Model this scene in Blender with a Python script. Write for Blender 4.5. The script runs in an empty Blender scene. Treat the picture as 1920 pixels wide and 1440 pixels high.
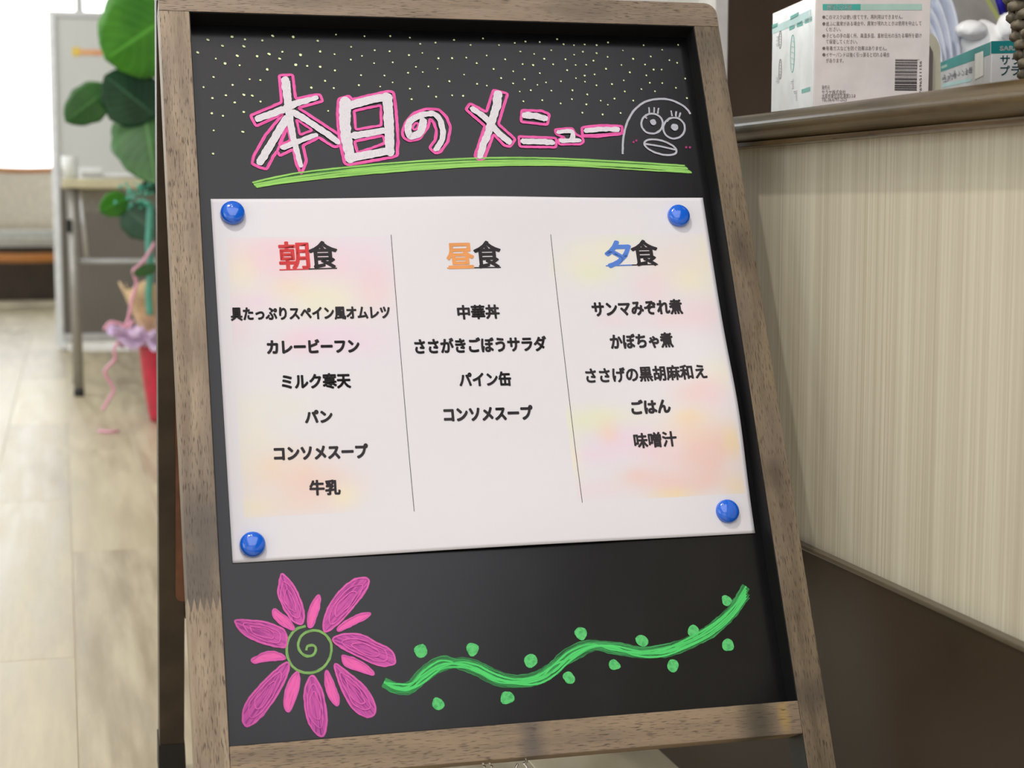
import bpy, bmesh, math, random
from mathutils import Vector, Matrix, noise
random.seed(7)
SC = bpy.context.scene
COL = SC.collection

# ------------------------------------------------------------------ camera
cam = bpy.data.cameras.new('camera'); camo = bpy.data.objects.new('camera', cam); COL.objects.link(camo)
SC.camera = camo
CAM = Vector((-0.11554, -1.37649, 0.57988))
YAW, PITCH = 0.2593052381186831, 0.10498110831677322
camo.location = CAM
camo.rotation_euler = (math.pi / 2 - PITCH, 0, -YAW)
cam.sensor_width = 36; cam.lens = 59.39708093593724
cam.clip_start = .02; cam.clip_end = 60
cam.dof.use_dof = True; cam.dof.focus_distance = 1.38; cam.dof.aperture_fstop = 8.6
cam.dof.aperture_blades = 7

# ------------------------------------------------------------------ world, lights, exposure
vs = SC.view_settings
vs.view_transform = 'Standard'; vs.look = 'None'; vs.gamma = 1; vs.use_curve_mapping = False
vs.exposure = 0.0
W = bpy.data.worlds.new('world'); SC.world = W; W.use_nodes = True
bg = W.node_tree.nodes['Background']; bg.inputs[0].default_value = (.80, .86, 1, 1); bg.inputs[1].default_value = .2

def area(name, loc, target, sx, sy, power, col=(1, 1, 1), shape='RECTANGLE'):
    l = bpy.data.lights.new(name, 'AREA'); l.shape = shape; l.size = sx
    if shape == 'RECTANGLE': l.size_y = sy
    l.energy = power; l.color = col
    o = bpy.data.objects.new(name, l); COL.objects.link(o); o.location = loc
    d = Vector(target) - Vector(loc); o.rotation_euler = d.to_track_quat('-Z', 'Y').to_euler()
    return o
# daylight from the windows behind and to the left of the camera
area('window_light_side', (-2.7, -2.2, 1.5), (.2, 0, .5), 2.4, 1.5, 8., (.90, .94, 1))
area('window_light_left', (-2.85, 3.4, 1.5), (0, 3.4, .4), 3.6, 1.6, 30., (.90, .95, 1))
area('added_fill_light_far', (-.7, 3.2, 2.48), (-.7, 3.2, 0), 1.2, 3.4, 33., (1, .98, .95))  # unseen ceiling light added to brighten the far background
# unseen broad ceiling light, added behind the camera as key and board sheen
area('added_sheen_light', (.25, -2.85, 2.485), (.25, -2.85, 0), 2.3, 3.5, 56., (.93, .93, 1))
area('window_light_far', (-.9, 9.3, 1.6), (-.6, 5, .3), 3.8, 1.6, 14., (.92, .96, 1))
# five small ceiling downlights over the camera
for i, (x, y) in enumerate([(-.34, -.55), (.12, -.82), (.05, -.40), (-.62, -.82), (-.55, -.38)]):
    area('downlight_lamp', (x, y, 2.46), (x, y, 0), .07, .07, 3.3 * (6.0 if i == 0 else .4), (1, .93, .84), 'DISK')

# ------------------------------------------------------------------ helpers
WORLD = {}
def link(name, me, mat, parent=None, M=None):
    o = bpy.data.objects.new(name, me); COL.objects.link(o)
    if mat is not None: me.materials.append(mat)
    M = M or Matrix.Identity(4)
    if parent is not None:
        o.parent = parent; o.matrix_local = WORLD[parent.name].inverted() @ M
    else:
        o.matrix_world = M; o.matrix_basis = M
    WORLD[o.name] = M
    return o
def tag(o, label=None, cat=None, group=None, kind=None):
    if label: o['label'] = label
    if cat: o['category'] = cat
    if group: o['group'] = group
    if kind: o['kind'] = kind
    return o
def thing(name, loc, label, cat, group=None):
    return tag(link(name, None, None, None, Matrix.Translation(loc)), label, cat, group)
def fin(bm, name, smooth=False):
    bmesh.ops.recalc_face_normals(bm, faces=bm.faces)
    me = bpy.data.meshes.new(name); bm.to_mesh(me); bm.free()
    if smooth:
        for p in me.polygons: p.use_smooth = True
    return me
def bbox(bm, lo, hi, bev=0, seg=2):
    vs_ = [bm.verts.new((x, y, z)) for z in (lo[2], hi[2]) for y in (lo[1], hi[1]) for x in (lo[0], hi[0])]
    fs = [bm.faces.new([vs_[i] for i in f]) for f in ((0, 2, 3, 1), (4, 5, 7, 6), (0, 1, 5, 4), (2, 6, 7, 3), (0, 4, 6, 2), (1, 3, 7, 5))]
    if bev:
        es = list({e for f in fs for e in f.edges})
        bmesh.ops.bevel(bm, geom=es, offset=bev, segments=seg, affect='EDGES', profile=.6)
def box(name, lo, hi, mat, parent=None, M=None, bev=0.001, seg=2):
    bm = bmesh.new(); bbox(bm, lo, hi, bev, seg)
    return link(name, fin(bm, name), mat, parent, M)
def prism(name, pts, z0, z1, mat, parent=None, M=None, axes=(0, 1, 2), bev=0, smooth=False):
    bm = bmesh.new()
    def mk(p, z):
        c = [0, 0, 0]; c[axes[0]] = p[0]; c[axes[1]] = p[1]; c[axes[2]] = z; return bm.verts.new(c)
    a = [mk(p, z0) for p in pts]; b = [mk(p, z1) for p in pts]
    bm.faces.new(a); bm.faces.new(b[::-1])
    for i in range(len(pts)):
        j = (i + 1) % len(pts); bm.faces.new((a[i], b[i], b[j], a[j]))
    if bev:
        es = [e for e in bm.edges if len(e.link_faces) == 2 and e.calc_face_angle(0) > .6]
        bmesh.ops.bevel(bm, geom=es, offset=bev, segments=2, affect='EDGES')
    return link(name, fin(bm, name, smooth), mat, parent, M)
def crom(pts, n=8, closed=False):
    P = [Vector(p) for p in pts]; out = []; N = len(P)
    rng = range(N if closed else N - 1)
    for i in rng:
        if closed: p0, p1, p2, p3 = P[(i - 1) % N], P[i], P[(i + 1) % N], P[(i + 2) % N]
        else: p0, p1, p2, p3 = P[max(i - 1, 0)], P[i], P[i + 1], P[min(i + 2, N - 1)]
        for k in range(n):
            t = k / n
            out.append(.5 * ((2 * p1) + (p2 - p0) * t + (2 * p0 - 5 * p1 + 4 * p2 - p3) * t * t + (3 * p1 - p0 - 3 * p2 + p3) * t ** 3))
    if not closed: out.append(P[-1].copy())
    return out
def tube(bm, pts, r, n=8, caps=True, closed=False):
    pts = [Vector(p) for p in pts]; rings = []; N = len(pts)
    rr = r if callable(r) else (lambda t: r)
    up = None
    for i, p in enumerate(pts):
        if closed: t = pts[(i + 1) % N] - pts[i - 1]
        else: t = pts[min(i + 1, N - 1)] - pts[max(i - 1, 0)]
        t.normalize()
        if up is None: up = t.orthogonal().normalized()
        up = (up - t * up.dot(t)).normalized(); s = t.cross(up)
        R_ = rr(i / max(1, N - 1))
        rings.append([bm.verts.new(p + (up * math.cos(a) + s * math.sin(a)) * R_) for a in [2 * math.pi * k / n for k in range(n)]])
    for i in range(N if closed else N - 1):
        A, B_ = rings[i], rings[(i + 1) % N]
        for k in range(n): bm.faces.new((A[k], A[(k + 1) % n], B_[(k + 1) % n], B_[k]))
    if caps and not closed: bm.faces.new(rings[0][::-1]); bm.faces.new(rings[-1])
def lathe(bm, prof, n=32, c=(0, 0, 0)):
    rings = []
    for r, z in prof:
        if r < 1e-6: rings.append([bm.verts.new((c[0], c[1], c[2] + z))])
        else: rings.append([bm.verts.new((c[0] + r * math.cos(2 * math.pi * k / n), c[1] + r * math.sin(2 * math.pi * k / n), c[2] + z)) for k in range(n)])
    for A, B_ in zip(rings, rings[1:]):
        for k in range(n):
            j = (k + 1) % n
            if len(A) == 1: bm.faces.new((A[0], B_[j], B_[k]))
            elif len(B_) == 1: bm.faces.new((A[k], A[j], B_[0]))
            else: bm.faces.new((A[k], A[j], B_[j], B_[k]))

# ------------------------------------------------------------------ materials
MATS = {}
class NT:
    def __init__(s, name):
        s.m = bpy.data.materials.new(name); s.m.use_nodes = True; s.t = s.m.node_tree
        s.b = s.t.nodes['Principled BSDF']; s.out = s.t.nodes['Material Output']
    def n(s, typ, **kw):
        nd = s.t.nodes.new(typ)
        for k, v in kw.items():
            if k.startswith('i_'):
                key = k[2:]; key = int(key) if key.isdigit() else key
                s.put(nd.inputs[key], v)
            else: setattr(nd, k, v)
        return nd
    def put(s, sock, v):
        if isinstance(v, bpy.types.NodeSocket): s.t.links.new(v, sock)
        else: sock.default_value = v
    def math(s, op, a, b=0., c=0.):
        nd = s.n('ShaderNodeMath', operation=op); s.put(nd.inputs[0], a); s.put(nd.inputs[1], b); s.put(nd.inputs[2], c); return nd.outputs[0]
    def coord(s, kind='Object', scale=(1, 1, 1), loc=(0, 0, 0), rot=(0, 0, 0)):
        tc = s.n('ShaderNodeTexCoord')
        mp = s.n('ShaderNodeMapping'); s.t.links.new(tc.outputs[kind], mp.inputs[0])
        mp.inputs['Scale'].default_value = scale; mp.inputs['Location'].default_value = loc; mp.inputs['Rotation'].default_value = rot
        return mp.outputs[0]
    def noise(s, vec, scale=1., detail=3., rough=.5):
        nd = s.n('ShaderNodeTexNoise'); s.t.links.new(vec, nd.inputs['Vector'])
        nd.inputs['Scale'].default_value = scale; nd.inputs['Detail'].default_value = detail; nd.inputs['Roughness'].default_value = rough
        return nd.outputs[0]
    def mr(s, v, a, b, c=0., d=1., smooth=True):
        nd = s.n('ShaderNodeMapRange'); nd.interpolation_type = 'SMOOTHSTEP' if smooth else 'LINEAR'
        s.put(nd.inputs[0], v); nd.inputs[1].default_value = a; nd.inputs[2].default_value = b; nd.inputs[3].default_value = c; nd.inputs[4].default_value = d
        return nd.outputs[0]
    def mix(s, f, a, b, mode='MIX'):
        nd = s.n('ShaderNodeMix', data_type='RGBA', blend_type=mode)
        s.put(nd.inputs[0], f)
        for sk, v in ((nd.inputs[6], a), (nd.inputs[7], b)):
            s.put(sk, (*v, 1) if isinstance(v, tuple) and len(v) == 3 else v)
        return nd.outputs[2]
    def bump(s, h, strength=.3, dist=.001):
        nd = s.n('ShaderNodeBump'); nd.inputs['Strength'].default_value = strength; nd.inputs['Distance'].default_value = dist
        s.t.links.new(h, nd.inputs['Height']); s.t.links.new(nd.outputs[0], s.b.inputs['Normal'])
    def set(s, col=None, rough=None, spec=None, metal=None, **kw):
        if col is not None: s.put(s.b.inputs['Base Color'], (*col, 1) if isinstance(col, tuple) and len(col) == 3 else col)
        if rough is not None: s.put(s.b.inputs['Roughness'], rough)
        if spec is not None: s.put(s.b.inputs['Specular IOR Level'], spec)
        if metal is not None: s.put(s.b.inputs['Metallic'], metal)
        for k, v in kw.items(): s.put(s.b.inputs[k.replace('_', ' ')], v)
        return s.m
def plain(name, col, rough=.5, spec=.5, metal=0., var=.06, scale=40, **kw):
    """a colour with a faint procedural mottling"""
    t = NT(name); n = t.noise(t.coord(), scale, 3)
    c = t.mix(t.mr(n, .3, .7), tuple(x * (1 - var) for x in col), tuple(min(1, x * (1 + var)) for x in col))
    return t.set(c, rough, spec, metal, **kw)
def emis(name, col, st):
    t = NT(name); return t.set((.8, .8, .8), .5, Emission_Color=(*col, 1), Emission_Strength=st)

def frame_wood(name, axis, stains=(), joint=None, light=(.345, .262, .185), dark=(.21, .155, .105), seed=0.):
    """grey-brown stained wood, grain along local axis 0 or 1"""
    t = NT(name)
    def sc(al, ac): return (al, ac, ac) if axis == 0 else (ac, al, ac)
    g = t.noise(t.coord(scale=sc(9, 90), loc=(seed, seed, seed)), 1, 5, .6)
    c = t.mix(t.mr(g, .32, .68), dark, light)
    big = t.noise(t.coord(scale=sc(7, 22), loc=(seed, 3 + seed, 1)), 1, 3)
    c = t.mix(t.mr(big, .48, .72, 0, .65), c, (.17, .13, .10))
    warm = t.noise(t.coord(scale=sc(5, 14), loc=(2, seed, 7)), 1, 2)
    c = t.mix(t.mr(warm, .55, .75, 0, .3), c, (.34, .24, .155))
    for (ca, cb, ra, rb, col, st) in stains:
        v = t.coord(scale=(1 / ra, 1 / rb, 0), loc=(-ca / ra, -cb / rb, 0))
        ln = t.n('ShaderNodeVectorMath', operation='LENGTH'); t.t.links.new(v, ln.inputs[0])
        nz = t.noise(t.coord(scale=sc(30, 60)), 1, 3)
        d = t.math('ADD', ln.outputs['Value'], t.math('MULTIPLY', nz, .7))
        c = t.mix(t.mr(d, .45, 1.65, st, 0), c, col)
    if joint:
        sep = t.n('ShaderNodeSeparateXYZ'); t.t.links.new(t.coord(), sep.inputs[0])
        ph = t.math('ADD', t.math('MULTIPLY', sep.outputs[0], 1 / joint[1]), 10)
        tri = t.math('PINGPONG', ph, .5)
        lim = t.math('ADD', t.math('MULTIPLY', tri, -joint[2] * 2), sep.outputs[1])
        f = t.mr(lim, joint[0] - .0006, joint[0] + .0006, 0, 1)
        fade = t.mr(sep.outputs[1], joint[0] + .05, joint[0] + .15, 1, 0)
        nz = t.noise(t.coord(scale=(25, 18, 20)), 1, 3)
        f = t.math('MULTIPLY', t.math('MULTIPLY', f, fade), t.mr(nz, .25, .6, .55, .95))
        c = t.mix(f, c, (.115, .095, .078))
    p = t.noise(t.coord(scale=sc(110, 1200), loc=(seed, 1, 2)), 1, 1, .5)
    pore = t.mr(p, .56, .68, 0, .8)
    pm = t.noise(t.coord(scale=sc(12, 40), loc=(5, seed, 2)), 1, 2)
    pore = t.math('MULTIPLY', pore, t.mr(pm, .3, .55, .35, 1))
    c = t.mix(pore, c, (.045, .03, .02))
    t.bump(t.math('SUBTRACT', g, pore), .25, .0006)
    return t.set(c, .52, .42)

def chalk(name, c1, c2, su=60, sv=700, lo=.35, hi=.6, alpha=None, rough=.85, bumpy=False):
    """hand-drawn chalk marker, streaks along the stroke (uv in metres)"""
    t = NT(name)
    n = t.noise(t.coord('UV', scale=(su, sv, 1)), 1, 3, .6)
    f = t.mr(n, lo, hi)
    m = t.set(t.mix(f, c2, c1), rough, .2)
    if bumpy:
        nb = t.noise(t.coord(scale=(260, 260, 260)), 1, 3); t.bump(nb, .6, .0012)
    if alpha:
        a = t.mr(t.noise(t.coord('UV', scale=(su * .6, sv * .7, 1)), 1, 3, .65), alpha[0], alpha[1], alpha[2], alpha[3])
        t.put(t.b.inputs['Alpha'], a)
    return m

M_ = dict(
    ink=plain('black_ink', (.022, .018, .022), .6, .3),
    red=plain('red_ink', (.62, .045, .05), .6, .3),
    orange=plain('orange_ink', (.78, .33, .11), .6, .3),
    blueink=plain('blue_ink', (.09, .22, .68), .6, .3),
    white=plain('white_plastic', (.85, .86, .88), .35),
    black=plain('black_rubber', (.012, .012, .013), .6),
    metal=plain('bright_metal', (.75, .73, .70), .22, metal=1.),
    alu=plain('brushed_aluminium', (.62, .63, .65), .38, metal=.7),
    greytrim=plain('pale_grey_paint', (.58, .57, .55), .5),
    teal=plain('teal_print', (.06, .42, .36), .45),
    teal2=plain('deep_teal_print', (.012, .235, .25), .35),
    pale=plain('pale_teal_print', (.42, .62, .55), .45),
    palec=plain('pale_cyan_print', (.50, .74, .74), .45),
    greyink=plain('grey_ink', (.16, .13, .12), .6),
    palegrey=plain('pale_grey_ink', (.42, .42, .45), .6),
    whiteink=plain('white_print', (.9, .92, .9), .5),
    tealtext=plain('teal_lettering', (.03, .22, .27), .5),
    card=plain('white_card', (.74, .69, .68), .3, .6),
    card2=plain('white_coated_card', (.78, .80, .83), .25, .6),
)

# ------------------------------------------------------------------ the room
XW = .495          # counter wall face
def structure(o): o['kind'] = 'structure'; return o
def plank_mat(name, per=True):
    t = NT(name)
    oi = t.n('ShaderNodeObjectInfo')
    off = t.math('MULTIPLY', oi.outputs['Random'], 37.)
    cb = t.n('ShaderNodeCombineXYZ'); t.put(cb.inputs[0], off); t.put(cb.inputs[1], off)
    def vec(scale):
        v = t.n('ShaderNodeVectorMath', operation='ADD'); t.t.links.new(t.coord(scale=scale), v.inputs[0]); t.t.links.new(cb.outputs[0], v.inputs[1]); return v.outputs[0]
    g = t.noise(vec((26, 2.2, 1)), 1, 5, .6); g2 = t.noise(vec((9, 1.1, 1)), 1, 3, .6)
    c = t.mix(t.mr(g, .3, .7), (.38, .31, .21), (.60, .53, .39))
    c = t.mix(t.mr(g2, .5, .72, 0, .6), c, (.36, .30, .24))
    c = t.mix(t.mr(oi.outputs['Random'], 0, 1, 0, .5), c, (.68, .60, .40))
    t.bump(g, .12, .0015)
    return t.set(c, t.mr(g, .3, .7, .30, .42), .4)
mplank = plank_mat('pale_oak_plank')
floor = structure(box('floor', (-3.0, -5, -.05), (2.6, 9.6, -.0015), mplank, bev=0))
PW, PL = .152, 1.22
meshes = []
for L_ in (PL,):
    bm = bmesh.new(); bbox(bm, (.0006, .0006, -.004), (PW - .0006, L_ - .0006, 0), .0008, 1); meshes.append(fin(bm, 'plank'))
meshes[0].materials.append(mplank)
k0 = 0
for i in range(13):
    x = XW - (i + 1) * PW
    off = (i * .437) % 1 * PL
    for j in range(-2, 9):
        y = -1.30 + off + j * PL
        if y > 9.2 or y < -2.6: continue
        o = bpy.data.objects.new('plank', meshes[0]); COL.objects.link(o); o.parent = floor; o.location = (x, y, 0)

# counter front wall with finely striped wallpaper
t = NT('striped_wallpaper')
s1 = t.noise(t.coord(scale=(1, 330, .8)), 1, 2, .7); s2 = t.noise(t.coord(scale=(1, 60, .5)), 1, 2); s3 = t.noise(t.coord(scale=(1, 900, 14)), 1, 2)
c = t.mix(t.mr(s1, .3, .7), (.44, .40, .30), (.62, .58, .475)); c = t.mix(t.mr(s2, .35, .7, 0, .35), c, (.70, .67, .55)); c = t.mix(t.mr(s3, .35, .65, 0, .25), c, (.47, .42, .31))
t.bump(s1, .15, .0005); mwp = t.set(c, .6, .3)
structure(box('wall_right', (XW, -3.5, 0), (XW + .10, .45, .632), mwp, bev=0))
mws = plain('dark_brown_wainscot', (.036, .022, .0125), .42, .35, scale=6, var=.12)
tr = structure(box('trim_1', (XW - .007, -3.5, 0), (XW - .0002, .45, .2895), mws, bev=0))
mcap = plain('wainscot_edge', (.10, .08, .055), .35)
box('edge_cap', (XW - .0085, -3.5, .2885), (XW - .0002, .45, .2925), mcap, tr, bev=.0012)

# other walls, ceiling, windows
mwall = plain('off_white_paint', (.74, .73, .70), .7, .3, scale=4, var=.03)
mceil = plain('white_ceiling_board', (.80, .80, .78), .8, .2, scale=3, var=.03)
mbrown = plain('dark_wood_panelling', (.045, .028, .018), .35, .5, scale=5, var=.25)
structure(box('ceiling', (-3.05, -5.05, 2.5), (2.65, 9.6, 2.56), mceil, bev=0))
sof = structure(box('added_dark_soffit', (1.22, -4.99, 2.28), (2.6, .9, 2.49), mbrown, bev=.002))  # unseen dark soffit, added to darken the board's reflection on the right
def wall_with_window(name, axis, pos, lo, hi, wlo, whi, z0, z1, wn, strength, panes=3, col=(.93, .97, 1), th=.1, sign=1):
    """wall perpendicular to axis at pos, running lo..hi, with a window opening wlo..whi, z0..z1"""
    bm = bmesh.new()
    def bb(a0, a1, zz0, zz1):
        l = [0, 0, zz0]; h = [0, 0, zz1]; o_ = 1 - axis
        l[axis], h[axis] = min(pos, pos + th * sign), max(pos, pos + th * sign); l[o_], h[o_] = a0, a1
        bbox(bm, l, h)
    bb(lo, wlo, 0, 2.5); bb(whi, hi, 0, 2.5); bb(wlo, whi, 0, z0); bb(wlo, whi, z1, 2.5)
    w = structure(link(name, fin(bm, name), mwall))
    fr = bmesh.new(); o_ = 1 - axis
    def fb(a0, a1, zz0, zz1, d=.03):
        l = [0, 0, zz0]; h = [0, 0, zz1]; c_ = pos + .04 * sign
        l[axis], h[axis] = c_ - d, c_ + d; l[o_], h[o_] = a0, a1; bbox(fr, l, h, .003, 1)
    fb(wlo, whi, z0, z0 + .05); fb(wlo, whi, z1 - .05, z1)
    st = (whi - wlo) / panes
    for i in range(panes + 1): fb(max(wlo, wlo + i * st - .025), min(whi, wlo + i * st + .025), z0 + .05, z1 - .05)
    wi = structure(link(wn, fin(fr, wn), M_['white']))
    for i in range(panes):
        l = [0, 0, z0 + .04]; h = [0, 0, z1 - .04]; c_ = pos + .05 * sign
        l[axis], h[axis] = c_ - .003, c_ + .003; l[o_], h[o_] = wlo + i * st + .02, wlo + (i + 1) * st - .02
        box('pane', l, h, emis('bright_daylight_pane', col, strength), wi, bev=0)
wall_with_window('wall_far', 1, 9.5, -3.0, 2.6, -2.9, 1.0, .70, 2.3, 'window_1', 2.8, 4)
structure(box('baseboard_far', (-3.0, 9.47, 0), (2.6, 9.5, .33), mbrown, bev=0))
wall_with_window('wall_left', 0, -3.0, -5, 9.5, -3.5, 5.3, .65, 2.3, 'window_2', 1.2, 6, sign=-1)
wall_with_window('wall_back', 1, -5.0, -3.0, 2.6, -2.9, .2, .6, 2.35, 'window_3', .6, 3, sign=-1)
structure(box('wall_service', (2.5, -5, 0), (2.6, 9.5, 2.5), mwall, bev=0))
structure(box('added_dark_side', (2.46, -4.98, 0), (2.499, .9, 2.28), mbrown, bev=.001))  # unseen dark panelling, added to keep the side wall dark in the board
structure(box('added_dark_back', (1.22, -4.999, 0), (2.45, -4.95, 2.28), mbrown, bev=.001))  # likewise added out of view, so the back wall reflects dark
# dark wooden wall closing the end of the counter, with its pale grey corner strip
structure(box('wall_end', (0.61875, .44, .661), (2.46, .48, 2.28), mbrown, bev=.001))
structure(box('trim_3', (0.6031, .438, .661), (0.61855, .49, 2.49), M_['greytrim'], bev=.001))

# ------------------------------------------------------------------ counter
t = NT('dark_oiled_worktop')
g = t.noise(t.coord(scale=(60, 5, 60)), 1, 4, .6); g2 = t.noise(t.coord(scale=(200, 40, 200)), 1, 2)
c = t.mix(t.mr(g, .3, .7), (.055, .034, .013), (.15, .103, .045)); c = t.mix(t.mr(g2, .62, .72, 0, .5), c, (.03, .02, .012))
t.bump(g, .1, .0005); mtop = t.set(c, .26, .42)
ct = thing('counter_top', (.9, -1.4, .63), 'dark brown wooden counter top with a rounded front edge over the striped wall', 'counter')
prof = []
for a in range(-90, 91, 10):       # bullnose, 25 mm thick
    prof.append((.4825 - .0125 * math.cos(math.radians(a)), .6485 + .0125 * math.sin(math.radians(a))))
prof += [(1.15, .661), (1.15, .636)]
bm = bmesh.new()
ys = (-3.2, .4375)
for y in ys: pass
A = [bm.verts.new((x, ys[0], z)) for x, z in prof]; B = [bm.verts.new((x, ys[1], z)) for x, z in prof]
bm.faces.new(A); bm.faces.new(B[::-1])
for i in range(len(prof)):
    j = (i + 1) % len(prof); bm.faces.new((A[i], B[i], B[j], A[j]))
sl = link('slab', fin(bm, 'slab'), mtop, ct)
for p in sl.data.polygons: p.use_smooth = abs(p.normal.y) < .5 and (p.center.x < .4825)
box('under_strip', (.4765, -3.2, .6320), (.60, .4375, .6365), mtop, ct, bev=.001)

# ------------------------------------------------------------------ chalkboard stand
LEAN = 0.41960828188294436
cL, sL = math.cos(LEAN), math.sin(LEAN)
MB = Matrix(((1, 0, 0, 0), (0, sL, -cL, 0), (0, cL, sL, .585), (0, 0, 0, 1)))   # board frame: x right, y up the board, z out of it
stand = thing('chalkboard_stand', (.208, .02, 0), 'black chalkboard A-frame stand with a grey-brown wooden frame and pink and green chalk drawings', 'signboard')
U0, U1, V0, V1 = -.0104, .4283, -.4336, .1586
O0, O1 = -.0345, .4513
ZF, ZB = .020, -.010
bfoot = -(.585 - .004) / cL + .0
M_['legL'] = frame_wood('frame_wood_left', 1, joint=(-0.33631, .0046, .011), stains=[(-.022, -.27, .03, .03, (.11, .09, .075), .5)], light=(.37, .285, .20))
M_['legR'] = frame_wood('frame_wood_right', 1, stains=[(.440, 0.13778, .014, .02, (.10, .085, .065), .7), (.440, -0.05225, .011, .022, (.06, .045, .035), .6), (.438, -0.25145, .010, .018, (.07, .05, .035), .7), (.44, -0.43027, .02, .018, (.06, .05, .04), .6)], seed=5., light=(.205, .155, .10), dark=(.115, .085, .052))  # wood tones darkened: the weaker light on this side is in the colour
M_['railT'] = frame_wood('frame_wood_top', 0, seed=9., light=(.29, .22, .16), stains=[(.33, .17, .05, .02, (.10, .085, .07), .5)])
M_['railB'] = frame_wood('frame_wood_bottom', 0, seed=3., light=(.31, .225, .145), stains=[(0.21202, -.446, .012, .05, (.10, .085, .075), .8), (0.39383, -.446, .018, .05, (.05, .045, .03), .8), (0.41459, -.444, .006, .018, (.45, .30, .08), .6)])
M_['rear'] = plain('rear_frame_stain', (.050, .033, .020), .45, scale=20, var=.3)
M_['hard'] = plain('reddish_hardboard', (.19, .075, .038), .4, scale=30, var=.2)
rail_t = .0225
for x0, x1, mt in ((O0, U0, 'legL'), (U1, O1, 'legR')):
    o = box('front_leg', (x0, bfoot, ZB), (x1, V1 - .0002, ZF), M_[mt], stand, MB, bev=.0006)
    box('foot_pad', (x0 + .001, bfoot - .004, ZB + .001), (x1 - .001, bfoot, ZF - .001), M_['black'], stand, MB, bev=.001)
# top rail with rounded outer corners
pts = [(O0, V1), (O1, V1)]
R_ = .011
for a in range(0, 91, 15): pts.append((O1 - R_ + R_ * math.cos(math.radians(a)), V1 + rail_t + .0005 - R_ + R_ * math.sin(math.radians(a))))
for a in range(90, 181, 15): pts.append((O0 + R_ + R_ * math.cos(math.radians(a)), V1 + rail_t + .0005 - R_ + R_ * math.sin(math.radians(a))))
prism('top_rail', pts, ZB, ZF, M_['railT'], stand, MB, bev=.0006)
box('bottom_rail', (U0 + .0002, -.4587, ZB), (U1 - .0002, V0, ZF), M_['railB'], stand, MB, bev=.0006)
# black inner faces of the frame, then the writing surface
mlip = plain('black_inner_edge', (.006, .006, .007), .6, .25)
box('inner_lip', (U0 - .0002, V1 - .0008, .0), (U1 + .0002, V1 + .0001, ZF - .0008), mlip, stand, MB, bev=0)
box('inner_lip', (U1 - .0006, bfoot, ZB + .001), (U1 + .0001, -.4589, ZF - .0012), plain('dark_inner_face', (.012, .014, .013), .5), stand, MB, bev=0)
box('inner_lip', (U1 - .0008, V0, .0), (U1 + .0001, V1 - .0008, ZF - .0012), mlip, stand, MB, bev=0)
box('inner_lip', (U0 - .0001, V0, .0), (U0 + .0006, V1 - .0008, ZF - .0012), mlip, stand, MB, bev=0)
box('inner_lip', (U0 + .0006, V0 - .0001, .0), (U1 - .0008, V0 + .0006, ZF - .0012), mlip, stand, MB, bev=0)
t = NT('chalkboard_surface')
n1 = t.noise(t.coord(scale=(1500, 1500, 1500)), 1, 2); n2 = t.noise(t.coord(scale=(14, 9, 1)), 1, 4, .7)
c = t.mix(t.mr(n2, .45, .75), (.0045, .0042, .0050), (.0075, .0070, .0084))
t.bump(n1, .03, .0002); mcb = t.set(c, .22, .37)
board = box('chalkboard_panel', (U0 - .004, V0 - .004, -.006), (U1 + .004, V1 + .004, 0), mcb, stand, MB, bev=0)
# rear frame
ry = Vector((0, .3176 - .0859, -.5622 - .1654)).normalized()
MR = Matrix(((1, 0, 0, 0), (0, -ry.y, ry.z, .0859), (0, -ry.z, -ry.y, .1654 + .585), (0, 0, 0, 1)))  # x right, y up the rear leg, z towards the viewer
lenR = (.1654 + .585) / -ry.z
rear = []
for x0, x1 in ((O0, O0 + .0245), (O1 - .0245, O1)):
    box('rear_leg', (x0, -lenR + .024, -.026), (x1, .0, 0), M_['rear'], stand, MR, bev=.0008)
    f = prism('foot_cap', [(x0 - .001, -lenR + .042), (x0 - .001, -lenR + .004), (x1 + .002, -lenR + .004), (x1 + .0005, -lenR + .042)], -.028, .001, M_['black'], stand, MR, bev=.0008)
box('rear_top_rail', (O0 + .0247, -.035, -.026), (O1 - .0247, -.012, 0), M_['rear'], stand, MR)
box('rear_bottom_rail', (O0 + .0247, -.600, -.026), (O1 - .0247, -.577, 0), M_['rear'], stand, MR)
rc = .006; lo, hi, lb, tb = -.0188, O1 - .0157, -.5765, -.02
pts = []
for cx, cy, a0 in ((hi - rc, tb - rc, 0), (lo + rc, tb - rc, 90), (lo + rc, lb + rc, 180), (hi - rc, lb + rc, 270)):
    for a in range(0, 91, 30): pts.append((cx + rc * math.cos(math.radians(a0 + a)), cy + rc * math.sin(math.radians(a0 + a))))
prism('rear_panel', pts, .0005, .0055, M_['hard'], stand, MR, bev=.0008)
# hinges between the two frames, screw eye and chain under the bottom rail
for xx in (.02, .395):
    bm = bmesh.new(); tube(bm, [(xx - .02, .086, .728), (xx + .02, .086, .728)], .004, 10)
    bbox(bm, (xx - .018, .0835, .700), (xx + .018, .0850, .728)); link('hinge', fin(bm, 'hinge'), M_['metal'], stand)
def onboard(a, b, n=0): return MB @ Vector((a, b, n))
hx, hb = (0.20892, -0.45682)
bm = bmesh.new()
eye = [(hx, hb + .004, .006), (hx + .0006, hb - .004, .006)]
loop = [(hx + .0006 - .0045 + .0045 * math.cos(a), hb - .0085 - .006 + .0062 * math.sin(a) + .004, .006) for a in [math.radians(60 - k * 30) for k in range(11)]]
tube(bm, crom(eye + loop, 4), .0009, 8)
link('screw_eye', fin(bm, 'screw_eye', True), M_['metal'], stand, MB)
bm = bmesh.new()
cp0 = onboard(0.17788, -.4587, .0); cp1 = onboard(0.17788 + .03, -.4587 - .045, -.06)
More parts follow.
